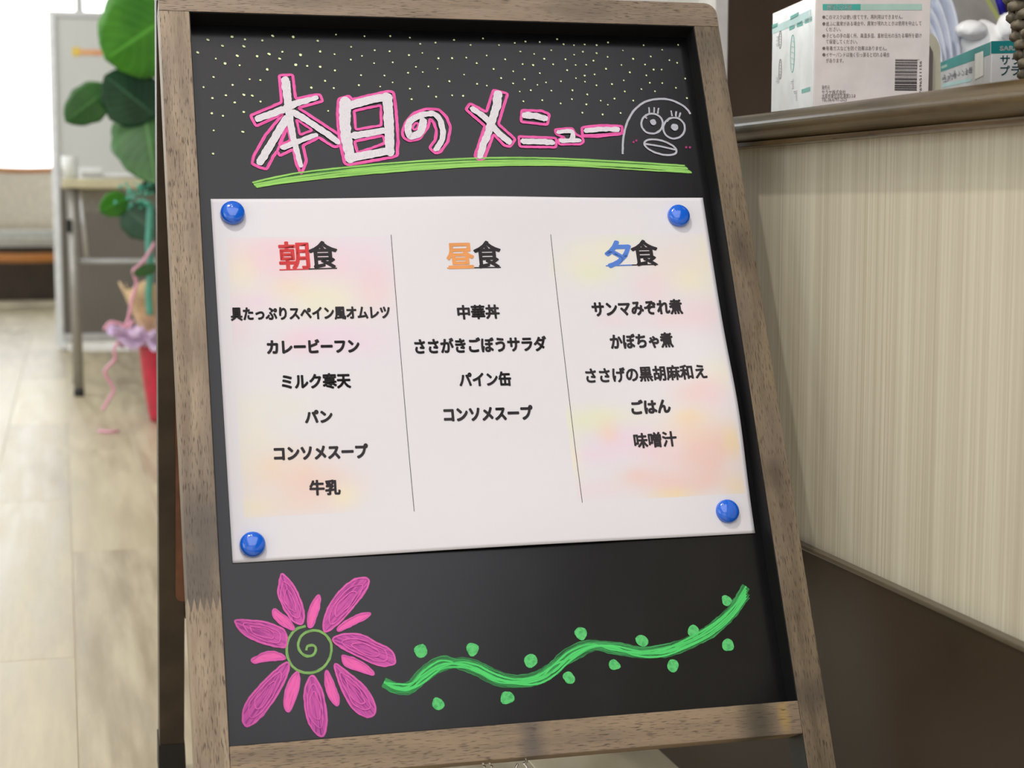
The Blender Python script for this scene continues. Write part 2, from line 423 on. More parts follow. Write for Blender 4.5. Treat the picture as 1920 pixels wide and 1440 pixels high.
for off in (0, .004):
    N = 26
    for i in range(N):
        a = i / N; p = cp0.lerp(cp1, a) + Vector((off * a * 2 + off, 0, -.006 * math.sin(a * math.pi) + off * .6))
        bmesh.ops.create_icosphere(bm, subdivisions=1, radius=.0013, matrix=Matrix.Translation(p))
ch = link('ball_chain', fin(bm, 'ball_chain', True), M_['metal'], stand)

# ---- drawing helpers: flat chalk on the board, coordinates in metres on the board
def uvset(me, data):
    uv = me.uv_layers.new(name='UVMap')
    for lp in me.loops: uv.data[lp.index].uv = data[lp.vertex_index]
def ribbon(bm, uvs, pts, w, h, jit=0., closed=False, n=8, smooth=True, seed=0.):
    P = crom([(p[0], p[1], 0) for p in pts], n, closed) if smooth else [Vector((p[0], p[1], 0)) for p in pts]
    N = len(P); prev = None; s = 0.; first = None
    wf = w if callable(w) else (lambda t: w)
    for i in range(N + (1 if closed else 0)):
        p = P[i % N]
        tt = (P[(i + 1) % N] - P[(i - 1) % N]) if closed else (P[min(i + 1, N - 1)] - P[max(i - 1, 0)])
        if tt.length < 1e-9: continue
        tt.normalize(); nn = Vector((-tt.y, tt.x, 0)); ww = wf(i / max(1, N - 1)) / 2
        if i: s += (P[i % N] - P[(i - 1) % N]).length
        j1 = jit * noise.noise(Vector((s * 260 + seed, seed, 1))); j2 = jit * noise.noise(Vector((s * 260 + seed, seed, 9)))
        a = bm.verts.new((p.x + nn.x * (ww + j1), p.y + nn.y * (ww + j1), h)); b = bm.verts.new((p.x - nn.x * (ww + j2), p.y - nn.y * (ww + j2), h))
        uvs.append((s, ww + seed)); uvs.append((s, -ww + seed))
        if prev: bm.faces.new((prev[0], prev[1], b, a))
        prev = (a, b)
def dabs(bm, uvs, p, r, h, n=10, seed=0., el=1., rot=0.):
    vs_ = []
    for k in range(n):
        a = 2 * math.pi * k / n; rr = r * (1 + .16 * noise.noise(Vector((math.cos(a) + seed, math.sin(a) + seed, seed))) * 2)
        x, y = rr * el * math.cos(a), rr * math.sin(a)
        x, y = x * math.cos(rot) - y * math.sin(rot), x * math.sin(rot) + y * math.cos(rot)
        vs_.append(bm.verts.new((p[0] + x, p[1] + y, h))); uvs.append((p[0] + x, p[1] + y))
    bm.faces.new(vs_)
def poly(bm, uvs, pts, h, n=5, axis=None):
    P = crom([(p[0], p[1], 0) for p in pts], n, True)
    far = max(((p - q_).length, p, q_) for p in P[::3] for q_ in P[::3]) if False else None
    if axis is None:
        best = 0
        for p in P[::2]:
            for q_ in P[::2]:
                if (p - q_).length > best: best = (p - q_).length; axis = (p - q_).normalized()
    nx = Vector((-axis.y, axis.x, 0))
    for p in P: uvs.append((p.dot(axis), p.dot(nx)))
    f = bm.faces.new([bm.verts.new((p.x, p.y, h)) for p in P])
    bmesh.ops.triangulate(bm, faces=[f])
def draw(name, builder, mat, parent=board, M=MB, label=None, kind=None):
    bm = bmesh.new(); uvs = []; builder(bm, uvs)
    bm.verts.index_update()
    for f in bm.faces:
        f.normal_update()
        if f.normal.z < 0: f.normal_flip()
    me = bpy.data.meshes.new(name); bm.to_mesh(me); bm.free(); uvset(me, uvs)
    o = link(name, me, mat, parent, M)
    if label: o['label'] = label
    if kind: o['kind'] = kind
    return o

PX = .000455     # one photo pixel on the board, about
mw = chalk('white_chalk_marker', (.72, .69, .76), (.42, .40, .46), 900, 900, .28, .42, bumpy=True)
mp = chalk('pink_chalk_marker', (.88, .15, .46), (.66, .08, .32), 60, 1500, .35, .6)
mg = chalk('lime_chalk_marker', (.36, .72, .17), (.18, .42, .10), 20, 1800, .35, .6)
mgs = chalk('soft_green_chalk', (.16, .42, .13), (.10, .30, .10), 25, 1500, .3, .6, alpha=(.35, .7, .15, .75))
mv = chalk('green_vine_chalk', (.10, .70, .18), (.06, .46, .12), 25, 1500, .3, .55)
mvs = chalk('smudged_vine_chalk', (.09, .50, .16), (.05, .32, .10), 40, 900, .3, .6, alpha=(.32, .62, .15, .75))
mpet = chalk('magenta_chalk_petal', (.62, .11, .42), (.30, .05, .25), 45, 900, .36, .55)
mpet2 = chalk('pink_chalk_petal', (.86, .15, .47), (.50, .08, .32), 60, 900, .30, .48)
mdot = chalk('pale_lime_chalk_dot', (.88, .96, .62), (.70, .88, .40), 500, 500)
mface = chalk('pale_grey_chalk', (.50, .51, .58), (.36, .37, .43), 150, 1500, .3, .6)
mhalo = chalk('dark_smudge', (.006, .005, .008), (.012, .011, .014), 300, 300, .3, .6, alpha=(.2, .7, .5, .95))

K = lambda w: w * PX / 4.174
WHITE = [([(0.06692, 0.10685), (0.06726, 0.09565), (0.06763, 0.0851), (0.06853, 0.06645), (0.07062, 0.05027), (0.07293, 0.03762), (0.07448, 0.02961)], 64, 26), ([(0.04165, 0.07162), (0.05236, 0.07609), (0.06313, 0.08058)], 44, 52), ([(0.0653, 0.08155), (0.07403, 0.08615), (0.08269, 0.08889), (0.0914, 0.09188)], 50, 30), ([(0.06522, 0.07222), (0.05879, 0.06168), (0.05181, 0.05005), (0.04546, 0.03966), (0.04146, 0.03335)], 52, 54), ([(0.07241, 0.07758), (0.0815, 0.0713), (0.09054, 0.06443), (0.09959, 0.05756), (0.10607, 0.05183)], 46, 42), ([(0.06072, 0.04601), (0.07171, 0.05085), (0.08035, 0.05443), (0.08848, 0.05766)], 36, 30), ([(0.11552, 0.08831), (0.11381, 0.07414), (0.11364, 0.05774), (0.11468, 0.04611), (0.11558, 0.03684)], 84, 70), ([(0.11708, 0.0848), (0.12974, 0.08857), (0.14081, 0.09175), (0.15182, 0.0935)], 62, 56), ([(0.15128, 0.09349), (0.15078, 0.07708), (0.15006, 0.05937), (0.14891, 0.04296)], 74, 66), ([(0.11982, 0.05759), (0.13285, 0.05974), (0.14655, 0.06262)], 52, 46), ([(0.11559, 0.03708), (0.12913, 0.03986), (0.14987, 0.04414)], 62, 54), ([(0.18028, 0.07161), (0.17756, 0.06327), (0.17277, 0.05848), (0.16782, 0.05783), (0.1661, 0.06312), (0.16836, 0.07025), (0.17539, 0.07569), (0.18329, 0.0782), (0.18989, 0.07831), (0.19392, 0.07419), (0.19589, 0.06589), (0.19545, 0.05758), (0.19226, 0.05045), (0.18851, 0.04547)], 52, 34), ([(0.24739, 0.09739), (0.24472, 0.08583), (0.23941, 0.07249), (0.23414, 0.05925), (0.22915, 0.04849), (0.22585, 0.03993)], 66, 40), ([(0.22379, 0.08366), (0.23206, 0.07718), (0.23804, 0.07007), (0.24389, 0.06177), (0.2525, 0.05327)], 40, 46), ([(0.26987, 0.07838), (0.27829, 0.07767), (0.28659, 0.07562)], 52, 48), ([(0.26489, 0.05365), (0.27785, 0.05356), (0.29083, 0.0531)], 44, 40), ([(0.29729, 0.0627), (0.30286, 0.0635), (0.30912, 0.06322), (0.30976, 0.05899), (0.30761, 0.05534)], 26, 34), ([(0.29895, 0.05452), (0.30756, 0.05498), (0.31537, 0.05519)], 32, 26), ([(0.32188, 0.06436), (0.3365, 0.06601), (0.35097, 0.06584)], 30, 34)]
PINK = [([(0.06196, 0.11206), (0.07314, 0.1129), (0.07411, 0.0905), (0.08728, 0.09393), (0.09462, 0.09525), (0.09652, 0.08891), (0.07589, 0.08232), (0.10814, 0.05826), (0.10839, 0.05302), (0.10571, 0.04695), (0.10184, 0.0476), (0.09099, 0.05571), (0.07729, 0.04803), (0.07919, 0.03423), (0.07422, 0.02252), (0.0709, 0.03073), (0.06921, 0.04472), (0.05755, 0.03863), (0.05607, 0.0432), (0.05207, 0.03744), (0.04622, 0.02644), (0.04115, 0.028), (0.03464, 0.03136), (0.0366, 0.03844), (0.04702, 0.05691), (0.06267, 0.0766), (0.04002, 0.06512), (0.03601, 0.07478), (0.06228, 0.08711)], 15, 1), ([(0.06557, 0.06618), (0.06742, 0.05254), (0.05741, 0.04804)], 13, 1), ([(0.07351, 0.07176), (0.08615, 0.06205), (0.07552, 0.05773)], 13, 1), ([(0.05547, 0.04205), (0.06051, 0.05246), (0.06579, 0.06467)], 13, 0), ([(0.11004, 0.09117), (0.11918, 0.09407), (0.12108, 0.09078), (0.15229, 0.09912), (0.15714, 0.09838), (0.1577, 0.08313), (0.15714, 0.05359), (0.1551, 0.03975), (0.14987, 0.03772), (0.14661, 0.03735), (0.1146, 0.03106), (0.11064, 0.03195), (0.10775, 0.05301), (0.10788, 0.0764)], 16, 1), ([(0.12211, 0.0804), (0.14521, 0.08588), (0.14402, 0.06729), (0.12217, 0.063)], 14, 1), ([(0.1205, 0.05246), (0.14476, 0.0579), (0.14569, 0.05088), (0.122, 0.04154)], 14, 1), ([(0.16122, 0.06069), (0.16449, 0.0696), (0.17239, 0.07886), (0.18376, 0.08334), (0.19472, 0.08281), (0.20066, 0.07549), (0.20306, 0.06599), (0.19962, 0.0529), (0.19236, 0.04339), (0.18742, 0.04193), (0.18323, 0.04741), (0.18875, 0.05396), (0.1905, 0.06344), (0.18896, 0.07055), (0.18621, 0.07408), (0.18347, 0.06572), (0.17519, 0.05498), (0.16684, 0.05288), (0.1619, 0.05599)], 15, 1), ([(0.17325, 0.07008), (0.17591, 0.06917), (0.17466, 0.06501), (0.17153, 0.06295), (0.17013, 0.06554)], 12, 1), ([(0.24417, 0.10218), (0.25623, 0.09877), (0.24497, 0.06993), (0.25838, 0.05573), (0.25278, 0.0485), (0.248, 0.04988), (0.23982, 0.06028), (0.22937, 0.0376), (0.2246, 0.03637), (0.22127, 0.03953), (0.23312, 0.06784), (0.22422, 0.07682), (0.21795, 0.0832), (0.22209, 0.08905), (0.23559, 0.08109)], 15, 1), ([(0.267, 0.08318), (0.28456, 0.08287), (0.2913, 0.07994), (0.2882, 0.06983), (0.26524, 0.07227)], 15, 1), ([(0.26147, 0.0584), (0.29473, 0.05736), (0.29371, 0.04857), (0.26156, 0.04883)], 14, 1), ([(0.29453, 0.06544), (0.31012, 0.06687), (0.31231, 0.0612), (0.31829, 0.05849), (0.31908, 0.05367), (0.31516, 0.05157), (0.29631, 0.05136), (0.29653, 0.05618), (0.30275, 0.0577), (0.29481, 0.06098)], 13, 1), ([(0.31882, 0.06759), (0.3358, 0.06966), (0.35572, 0.06933), (0.35454, 0.06198), (0.33219, 0.05927), (0.31836, 0.0591)], 15, 1), ([(0.31963, 0.06008), (0.33234, 0.06049), (0.35345, 0.06258)], 13, 0)]
FACE = [([(0.35263, 0.04277), (0.35468, 0.05589), (0.35899, 0.06937), (0.36438, 0.07927), (0.37064, 0.08677), (0.37973, 0.09312), (0.39197, 0.09621), (0.40374, 0.09543), (0.41379, 0.09062), (0.41877, 0.08535), (0.42032, 0.08202)], 17, 0), ([(0.3933, 0.07232), (0.39204, 0.06863), (0.38946, 0.06548), (0.38596, 0.06336), (0.38208, 0.06258), (0.3784, 0.06326), (0.37548, 0.06529), (0.37376, 0.06837), (0.3735, 0.07203), (0.37474, 0.07572), (0.3773, 0.07888), (0.38079, 0.08102), (0.38469, 0.08182), (0.38839, 0.08114), (0.39133, 0.0791), (0.39306, 0.076)], 16, 1), ([(0.41311, 0.06828), (0.4118, 0.06439), (0.40917, 0.06108), (0.40563, 0.05885), (0.40171, 0.05804), (0.39802, 0.05876), (0.3951, 0.06091), (0.3934, 0.06415), (0.39318, 0.06801), (0.39447, 0.07189), (0.39709, 0.07521), (0.40062, 0.07746), (0.40455, 0.0783), (0.40827, 0.07758), (0.4112, 0.07543), (0.4129, 0.07216)], 16, 1), ([(0.38257, 0.08797), (0.38233, 0.08264)], 13, 0), ([(0.38754, 0.08805), (0.3867, 0.08272)], 13, 0), ([(0.39159, 0.08738), (0.38978, 0.0819)], 13, 0), ([(0.40265, 0.08509), (0.40296, 0.07963)], 13, 0), ([(0.40755, 0.08442), (0.40624, 0.07931)], 13, 0), ([(0.41131, 0.08324), (0.40925, 0.07874)], 13, 0), ([(0.37928, 0.08099), (0.37782, 0.07887), (0.37933, 0.07704)], 12, 0), ([(0.40004, 0.07736), (0.39723, 0.07423)], 12, 0), ([(0.40204, 0.04532), (0.39999, 0.0433), (0.39611, 0.04223), (0.39099, 0.04229), (0.38541, 0.04344), (0.38023, 0.04553), (0.37621, 0.04823), (0.37398, 0.05113), (0.37387, 0.05379), (0.3759, 0.05581), (0.37976, 0.05689), (0.38488, 0.05685), (0.39047, 0.0557), (0.39568, 0.05361), (0.39971, 0.0509), (0.40195, 0.04799)], 16, 1), ([(0.37395, 0.0527), (0.38805, 0.05042), (0.40195, 0.04714)], 15, 0)]
def b_white(extra, h):
    def f(bm, uvs):
        for i, (pts, w0, w1) in enumerate(WHITE):
            ribbon(bm, uvs, pts, lambda t, a=w0, b=w1: K(a + (b - a) * t + extra), h + i * .00002, .0007, seed=i * 1.7, n=10)
            dabs(bm, uvs, pts[0], K(w0 + extra) / 2 * .96, h + i * .00002 + .000008, 14, i + .3)
            dabs(bm, uvs, pts[-1], K(w1 + extra) / 2 * .96, h + i * .00002 + .000008, 14, i + .6)
    return f
draw('lettering_edge', b_white(18, .0003), mhalo, label='dark smudged edge around the white title characters')  # dark edge drawn wider than the white strokes
draw('lettering', b_white(7, .0008), mw, label='thick white title characters 本日のメニュー')
def b_pink(bm, uvs):
    for i, (pts, w, cl) in enumerate(PINK):
        N = len(pts)
        dense = []
        for k in range(N if cl else N - 1):
            a, b = Vector(pts[k]), Vector(pts[(k + 1) % N])
            m = max(2, int((b - a).length / .0014))
            for q_ in range(m): dense.append(a.lerp(b, q_ / m))
        if not cl: dense.append(Vector(pts[-1]))
        # soften corners a little
        for _ in range(1):
            dense = [(dense[k - 1] + dense[k] * 2 + dense[(k + 1) % len(dense)]) / 4 if (cl or 0 < k < len(dense) - 1) else dense[k] for k in range(len(dense))]
        ribbon(bm, uvs, [(p.x, p.y) for p in dense], K(w * 1.55), .0006 + i * .00001, .0004, cl, smooth=False, seed=i * 2.1)
draw('lettering_outline', b_pink, mp, label='pink hand-drawn outline of the title')
def b_face(bm, uvs):
    for i, (pts, w, cl) in enumerate(FACE): ribbon(bm, uvs, pts, K(w), .0006 + i * .00001, .0003, cl, n=6, seed=i)
    for k, (p, r) in enumerate([((0.38449, 0.07343), 26), ((0.40357, 0.06877), 31)]): dabs(bm, uvs, p, K(r), .0009, 14, k)
draw('face_doodle', b_face, mface, label='pale grey doodle of a round face with big eyes')
mck = plain('dark_pink_chalk', (.35, .03, .16), .8)
for k, p in enumerate([(0.36401, 0.0543), (0.36676, 0.05567), (0.41178, 0.04981), (0.41521, 0.04972)]): draw('cheek_dot', lambda bm, uvs: dabs(bm, uvs, p, K(9), .0006, 8, k, 1.3, .8), mck)
# underline
UL_TOP = [(0.034, 0.01544), (0.07206, 0.02323), (0.13439, 0.03182), (0.2072, 0.0368), (0.27233, 0.03835), (0.3434, 0.03645), (0.4075, 0.0319)]
UL_BOT = [(0.03756, 0.01027), (0.07152, 0.01514), (0.13373, 0.02361), (0.22493, 0.03006), (0.29511, 0.03157), (0.36652, 0.02858), (0.41387, 0.02484)]
def b_under(ts, w, h, jit):
    def f(bm, uvs):
        for i, t_ in enumerate(ts):
            pts = [((a[0] * (1 - t_) + b[0] * t_) + random.uniform(-1, 1) * .0003, (a[1] * (1 - t_) + b[1] * t_) + random.uniform(-1, 1) * .0009) for a, b in zip(UL_TOP, UL_BOT)]
            ribbon(bm, uvs, pts, w, h + i * .00002, jit, seed=i * 3.1, n=10)
    return f
draw('green_underline', b_under([.33, .47, .60, .72, .84, .97, .06], .00145, .0006, .0003), mg, label='lime green chalk strokes under the title')
draw('underline_smudge', b_under([.15, .32, .5], .0036, .0004, .0006), mgs)
DOTS = [(0.00511, 0.14353), (0.02504, 0.1468), (0.03564, 0.14482), (0.03432, 0.13831), (0.01677, 0.13836), (-0.00359, 0.13165), (0.01059, 0.12629), (0.01803, 0.12194), (0.02836, 0.12942), (0.02989, 0.12064), (0.04995, 0.14415), (0.05887, 0.14875), (0.07598, 0.14831), (0.04477, 0.12945), (0.05471, 0.13173), (0.06601, 0.13405), (0.06332, 0.12751), (0.05239, 0.1173), (0.07632, 0.12218), (0.08093, 0.13161), (0.08591, 0.12134), (0.0963, 0.14522), (0.09767, 0.13518), (0.09665, 0.12079), (0.11229, 0.15157), (0.1097, 0.13292), (0.10883, 0.1177), (0.12434, 0.14027), (0.12305, 0.12809), (0.1365, 0.15064), (0.1328, 0.13189), (0.14425, 0.13767), (0.14264, 0.12531), (0.15881, 0.15144), (0.15697, 0.13691), (0.1587, 0.1264), (0.17562, 0.15041), (0.1734, 0.13364), (0.18416, 0.1447), (0.18514, 0.13602), (0.17843, 0.12264), (0.18388, 0.11783), (0.19754, 0.14633), (0.19879, 0.13127), (0.19711, 0.1213), (0.21405, 0.14931), (0.21071, 0.13171), (0.17106, 0.11685), (0.13065, 0.11374), (0.15059, 0.11379), (0.15699, 0.10755), (0.14604, 0.10339), (0.12807, 0.10422), (0.17137, 0.10188), (0.18752, 0.10425), (0.20622, 0.10971), (0.20733, 0.09633), (0.19327, 0.0947), (0.17199, 0.092), (0.00797, 0.10935), (-0.00057, 0.09993), (0.0231, 0.10241), (0.03735, 0.10802), (0.04608, 0.10728), (0.00605, 0.09008), (0.01718, 0.09279), (0.024, 0.08647), (0.03168, 0.09359), (0.03871, 0.09281), (0.04503, 0.08764), (0.00489, 0.07632), (0.01374, 0.07412), (0.0308, 0.07792), (0.00562, 0.06087), (0.02897, 0.06001), (0.00399, 0.04021), (0.08792, 0.10124), (0.09985, 0.10779), (0.10665, 0.10122), (0.1004, 0.08), (0.22826, 0.14483), (0.23995, 0.1516), (0.25346, 0.1454), (0.26794, 0.14791), (0.27773, 0.1496), (0.29061, 0.14941), (0.30672, 0.1527), (0.31207, 0.14789), (0.32147, 0.14716), (0.33124, 0.14815), (0.34221, 0.14775), (0.35311, 0.15076), (0.36591, 0.14312), (0.3859, 0.14897), (0.4028, 0.14484), (0.41865, 0.15018), (0.22323, 0.13259), (0.24147, 0.13501), (0.2577, 0.13181), (0.23188, 0.1274), (0.24629, 0.1222), (0.21971, 0.11619), (0.25205, 0.11361), (0.23027, 0.10762), (0.23864, 0.10614), (0.21685, 0.09597), (0.27209, 0.1396), (0.28421, 0.13768), (0.29281, 0.13313), (0.30007, 0.14176), (0.27272, 0.12758), (0.28196, 0.12683), (0.30018, 0.12798), (0.26356, 0.12039), (0.2872, 0.11913), (0.2728, 0.11296), (0.26217, 0.10871), (0.28372, 0.10778), (0.29178, 0.11032), (0.27719, 0.10252), (0.26725, 0.10108), (0.26957, 0.09176), (0.28646, 0.09317), (0.29568, 0.10248), (0.30534, 0.11173), (0.31224, 0.12266), (0.31205, 0.1332), (0.32035, 0.13779), (0.32878, 0.14098), (0.34123, 0.1399), (0.33739, 0.13243), (0.3206, 0.12778), (0.33028, 0.1283), (0.31932, 0.11497), (0.32753, 0.11768), (0.33679, 0.11901), (0.32707, 0.11178), (0.3372, 0.1085), (0.31477, 0.10314), (0.32779, 0.09936), (0.31323, 0.09464), (0.30257, 0.09029), (0.32569, 0.08973), (0.32107, 0.08176), (0.33921, 0.08039), (0.34526, 0.0898), (0.33916, 0.09359), (0.35209, 0.09578), (0.35587, 0.08205), (0.3509, 0.13646), (0.34796, 0.12477), (0.35151, 0.10992), (0.36243, 0.10298), (0.36289, 0.11368), (0.36954, 0.12175), (0.36272, 0.12881), (0.37439, 0.13522), (0.36899, 0.09428), (0.38468, 0.12978), (0.39116, 0.13794), (0.3921, 0.12498), (0.39954, 0.12515), (0.38445, 0.11911), (0.38671, 0.11194), (0.39826, 0.11191), (0.37808, 0.10555), (0.39041, 0.10368), (0.40817, 0.13465), (0.41517, 0.13225), (0.41032, 0.10748), (0.42045, 0.1168), (0.41934, 0.09761)]
def b_dots(bm, uvs):
    for k, (x, y) in enumerate(DOTS):
        big = x < .10
        r = random.uniform(.00078, .00120) if big else random.uniform(.00068, .00092)
        dabs(bm, uvs, (x, y), r, .0006, 7, k * .7, random.uniform(1, 1.7) if big and random.random() < .4 else 1, -.5)
draw('chalk_dots', b_dots, mdot, kind='stuff', label='tiny pale lime chalk dots scattered above the title')
# flower
for i, (pts, big) in enumerate([([(0.03755, -0.30718), (0.03557, -0.31165), (0.03344, -0.32168), (0.03568, -0.32889), (0.03735, -0.33404), (0.0405, -0.33926), (0.04371, -0.34348), (0.04953, -0.34586), (0.05176, -0.33794), (0.04974, -0.32771), (0.04455, -0.31522)], 1), ([(0.10142, -0.31415), (0.09219, -0.31435), (0.08147, -0.32143), (0.0715, -0.33307), (0.06612, -0.34488), (0.06637, -0.35265), (0.0733, -0.34987), (0.08081, -0.34378), (0.08848, -0.33613), (0.09738, -0.32645), (0.10231, -0.31852)], 1), ([(0.00039, -0.34127), (0.00438, -0.34003), (0.01414, -0.34114), (0.02388, -0.34325), (0.0354, -0.34897), (0.03769, -0.35511), (0.03606, -0.36198), (0.02773, -0.36093), (0.01618, -0.3567), (0.00577, -0.35007)], 1), ([(0.07189, -0.35954), (0.07891, -0.35577), (0.09298, -0.35668), (0.10462, -0.36349), (0.11526, -0.37024), (0.11783, -0.37846), (0.11333, -0.38116), (0.10427, -0.38034), (0.09166, -0.37367), (0.08009, -0.36689)], 1), ([(0.0723, -0.37735), (0.08082, -0.3839), (0.09204, -0.39461), (0.09825, -0.40496), (0.09965, -0.41492), (0.09319, -0.41816), (0.0837, -0.41176), (0.07758, -0.40049), (0.07349, -0.38835)], 1), ([(0.05484, -0.38486), (0.04963, -0.39158), (0.04779, -0.40126), (0.04883, -0.41499), (0.05305, -0.42502), (0.05962, -0.4294), (0.06319, -0.41803), (0.06239, -0.40429), (0.0602, -0.39332)], 1), ([(0.03659, -0.37371), (0.03738, -0.37989), (0.03064, -0.39316), (0.02002, -0.407), (0.0128, -0.41419), (0.00484, -0.41811), (0.00208, -0.41241), (0.00479, -0.40199), (0.01416, -0.391), (0.02655, -0.38012)], 1), ([(0.02994, -0.33318), (0.02862, -0.33853), (0.03368, -0.34486), (0.03844, -0.34797), (0.04249, -0.34993), (0.04371, -0.348), (0.03987, -0.34124), (0.03326, -0.3358)], 0), ([(0.06401, -0.3248), (0.0586, -0.33027), (0.05505, -0.33814), (0.05418, -0.34796), (0.0579, -0.34769), (0.06147, -0.33955), (0.06424, -0.33162)], 0), ([(0.10174, -0.34101), (0.09317, -0.3413), (0.08267, -0.34592), (0.07627, -0.35057), (0.0774, -0.35306), (0.08748, -0.34926), (0.09797, -0.34485)], 0), ([(0.01079, -0.37018), (0.01554, -0.36754), (0.02057, -0.36541), (0.02942, -0.36551), (0.03619, -0.37072), (0.03003, -0.37149), (0.02019, -0.37181), (0.0133, -0.37252)], 0), ([(0.0442, -0.38115), (0.03791, -0.38682), (0.03387, -0.39633), (0.03276, -0.406), (0.03594, -0.40984), (0.04032, -0.40267), (0.04472, -0.39123)], 0), ([(0.06517, -0.38202), (0.06386, -0.39063), (0.06563, -0.4006), (0.07104, -0.40816), (0.07332, -0.40411), (0.07107, -0.3941), (0.06775, -0.38497)], 0), ([(0.07804, -0.37146), (0.0795, -0.37883), (0.08889, -0.38347), (0.10046, -0.38746), (0.09806, -0.38211), (0.0895, -0.37553), (0.08268, -0.37257)], 0)]):
    m = mpet if big else mpet2
    def bp_(bm, uvs, pts=pts, i=i, big=big):
        c_ = Vector((sum(p[0] for p in pts) / len(pts), sum(p[1] for p in pts) / len(pts)))
        poly(bm, uvs, pts, .0005 + i * .00001, 5)
    o = draw('petal', bp_, m, label=('large magenta chalk petal' if big else 'small pink chalk petal'))
    def bo_(bm, uvs, pts=pts, i=i, big=big):
        ribbon(bm, uvs, pts, .0014 if big else .0011, .0008 + i * .00001, .0005, True, n=5, seed=i)
        c_ = Vector((sum(p[0] for p in pts) / len(pts), sum(p[1] for p in pts) / len(pts)))
        if big:
            for s_ in (.72, .45): ribbon(bm, uvs, [tuple(c_.lerp(Vector(p), s_) + Vector((random.uniform(-1, 1), random.uniform(-1, 1))) * .0006) for p in pts], .0009, .0009 + i * .00001, .0004, True, n=5, seed=i + s_)
    draw('petal_edge', bo_, chalk('pink_petal_stroke', (.74, .14, .48), (.52, .09, .36), 80, 1500, .3, .5) if i == 0 else bpy.data.materials['pink_petal_stroke'])
def b_spiral(bm, uvs): ribbon(bm, uvs, [(0.05167, -0.3658), (0.05209, -0.36404), (0.05318, -0.36261), (0.0564, -0.36213), (0.05876, -0.36418), (0.058, -0.36792), (0.05537, -0.36993), (0.05189, -0.36999), (0.04806, -0.36775), (0.04592, -0.36263), (0.04787, -0.35577), (0.0531, -0.35211), (0.06015, -0.35135), (0.06642, -0.35477), (0.07027, -0.36124), (0.06989, -0.36921), (0.06584, -0.3769), (0.05903, -0.38159), (0.05104, -0.38242), (0.04332, -0.37951), (0.03834, -0.37255), (0.03721, -0.36404), (0.03943, -0.35573), (0.0453, -0.3496), (0.05241, -0.34755)], .0019, .0006, .0003, n=8)
draw('spiral_centre', b_spiral, chalk('dull_green_chalk', (.27, .50, .16), (.13, .28, .09), 100, 1500, .3, .6), label='dull green chalk spiral')
VINE = [[(0.10798, -0.39315), (0.11697, -0.39763), (0.1278, -0.39917), (0.13779, -0.39295), (0.1528, -0.3847), (0.16723, -0.38382), (0.17963, -0.38811), (0.19485, -0.39666), (0.21053, -0.40121), (0.22688, -0.40049), (0.24073, -0.39391), (0.2552, -0.38301), (0.27252, -0.37731), (0.28892, -0.37999), (0.30842, -0.38547), (0.32873, -0.38586), (0.35001, -0.38047), (0.37201, -0.37179), (0.39145, -0.35852), (0.40655, -0.3428)], [(0.10798, -0.39315), (0.11688, -0.39869), (0.12799, -0.39703), (0.13828, -0.38757), (0.15321, -0.38037), (0.16713, -0.38491), (0.17941, -0.39028), (0.19458, -0.39926), (0.21053, -0.40121), (0.227, -0.3994), (0.24128, -0.38908), (0.2556, -0.3797), (0.27268, -0.37597), (0.28878, -0.38111), (0.30857, -0.38435), (0.3291, -0.38318), (0.35017, -0.37935), (0.37234, -0.36951), (0.39187, -0.35576), (0.40727, -0.33815)], [(0.10795, -0.39358), (0.11683, -0.39933), (0.12773, -0.40003), (0.13787, -0.39209), (0.15276, -0.38513), (0.16736, -0.38252), (0.17989, -0.3855), (0.19512, -0.39406), (0.21081, -0.3986), (0.22732, -0.39656), (0.24123, -0.38952), (0.25494, -0.38522), (0.27241, -0.3782), (0.28915, -0.37821), (0.30872, -0.38324), (0.3286, -0.38676), (0.34976, -0.38228), (0.37167, -0.37406), (0.39117, -0.36035), (0.40619, -0.34511)], [(0.10798, -0.39315), (0.11694, -0.39805), (0.12776, -0.3996), (0.13752, -0.39596), (0.1526, -0.38686), (0.16698, -0.38642), (0.1795, -0.38941), (0.1948, -0.3971), (0.21044, -0.40208), (0.22658, -0.4031), (0.24032, -0.39741), (0.25473, -0.38699), (0.27235, -0.37864), (0.28904, -0.3791), (0.30819, -0.38725), (0.3283, -0.38899), (0.34956, -0.38363), (0.37154, -0.37496), (0.39082, -0.36264), (0.40583, -0.34743)], [(0.10791, -0.394), (0.11715, -0.39549), (0.12806, -0.39618), (0.13802, -0.39037), (0.15292, -0.3834), (0.16715, -0.38469), (0.17937, -0.39071), (0.19476, -0.39753), (0.21063, -0.40034), (0.22712, -0.39831), (0.24068, -0.39435), (0.25504, -0.38434), (0.27252, -0.37731), (0.28898, -0.37955), (0.30836, -0.38592), (0.32891, -0.38452), (0.35046, -0.37732), (0.37261, -0.36769), (0.39194, -0.3553), (0.40683, -0.34094)]]
def b_vine(bm, uvs):
    for i, pts in enumerate(VINE): ribbon(bm, uvs, pts, .0015, .0007 + i * .00002, .0003, n=10, seed=i * 2.3)
draw('vine_line', b_vine, mv, label='bright green chalk vine of several wavy strokes')
def b_vs(bm, uvs):
    for i, pts in enumerate(VINE[:3]): ribbon(bm, uvs, pts, .0072, .0004 + i * .00002, .0008, n=10, seed=i * 5.3)
draw('vine_smudge', b_vs, mvs)
mbud = chalk('green_chalk_bud', (.13, .62, .20), (.07, .42, .13), 300, 300, .3, .6)
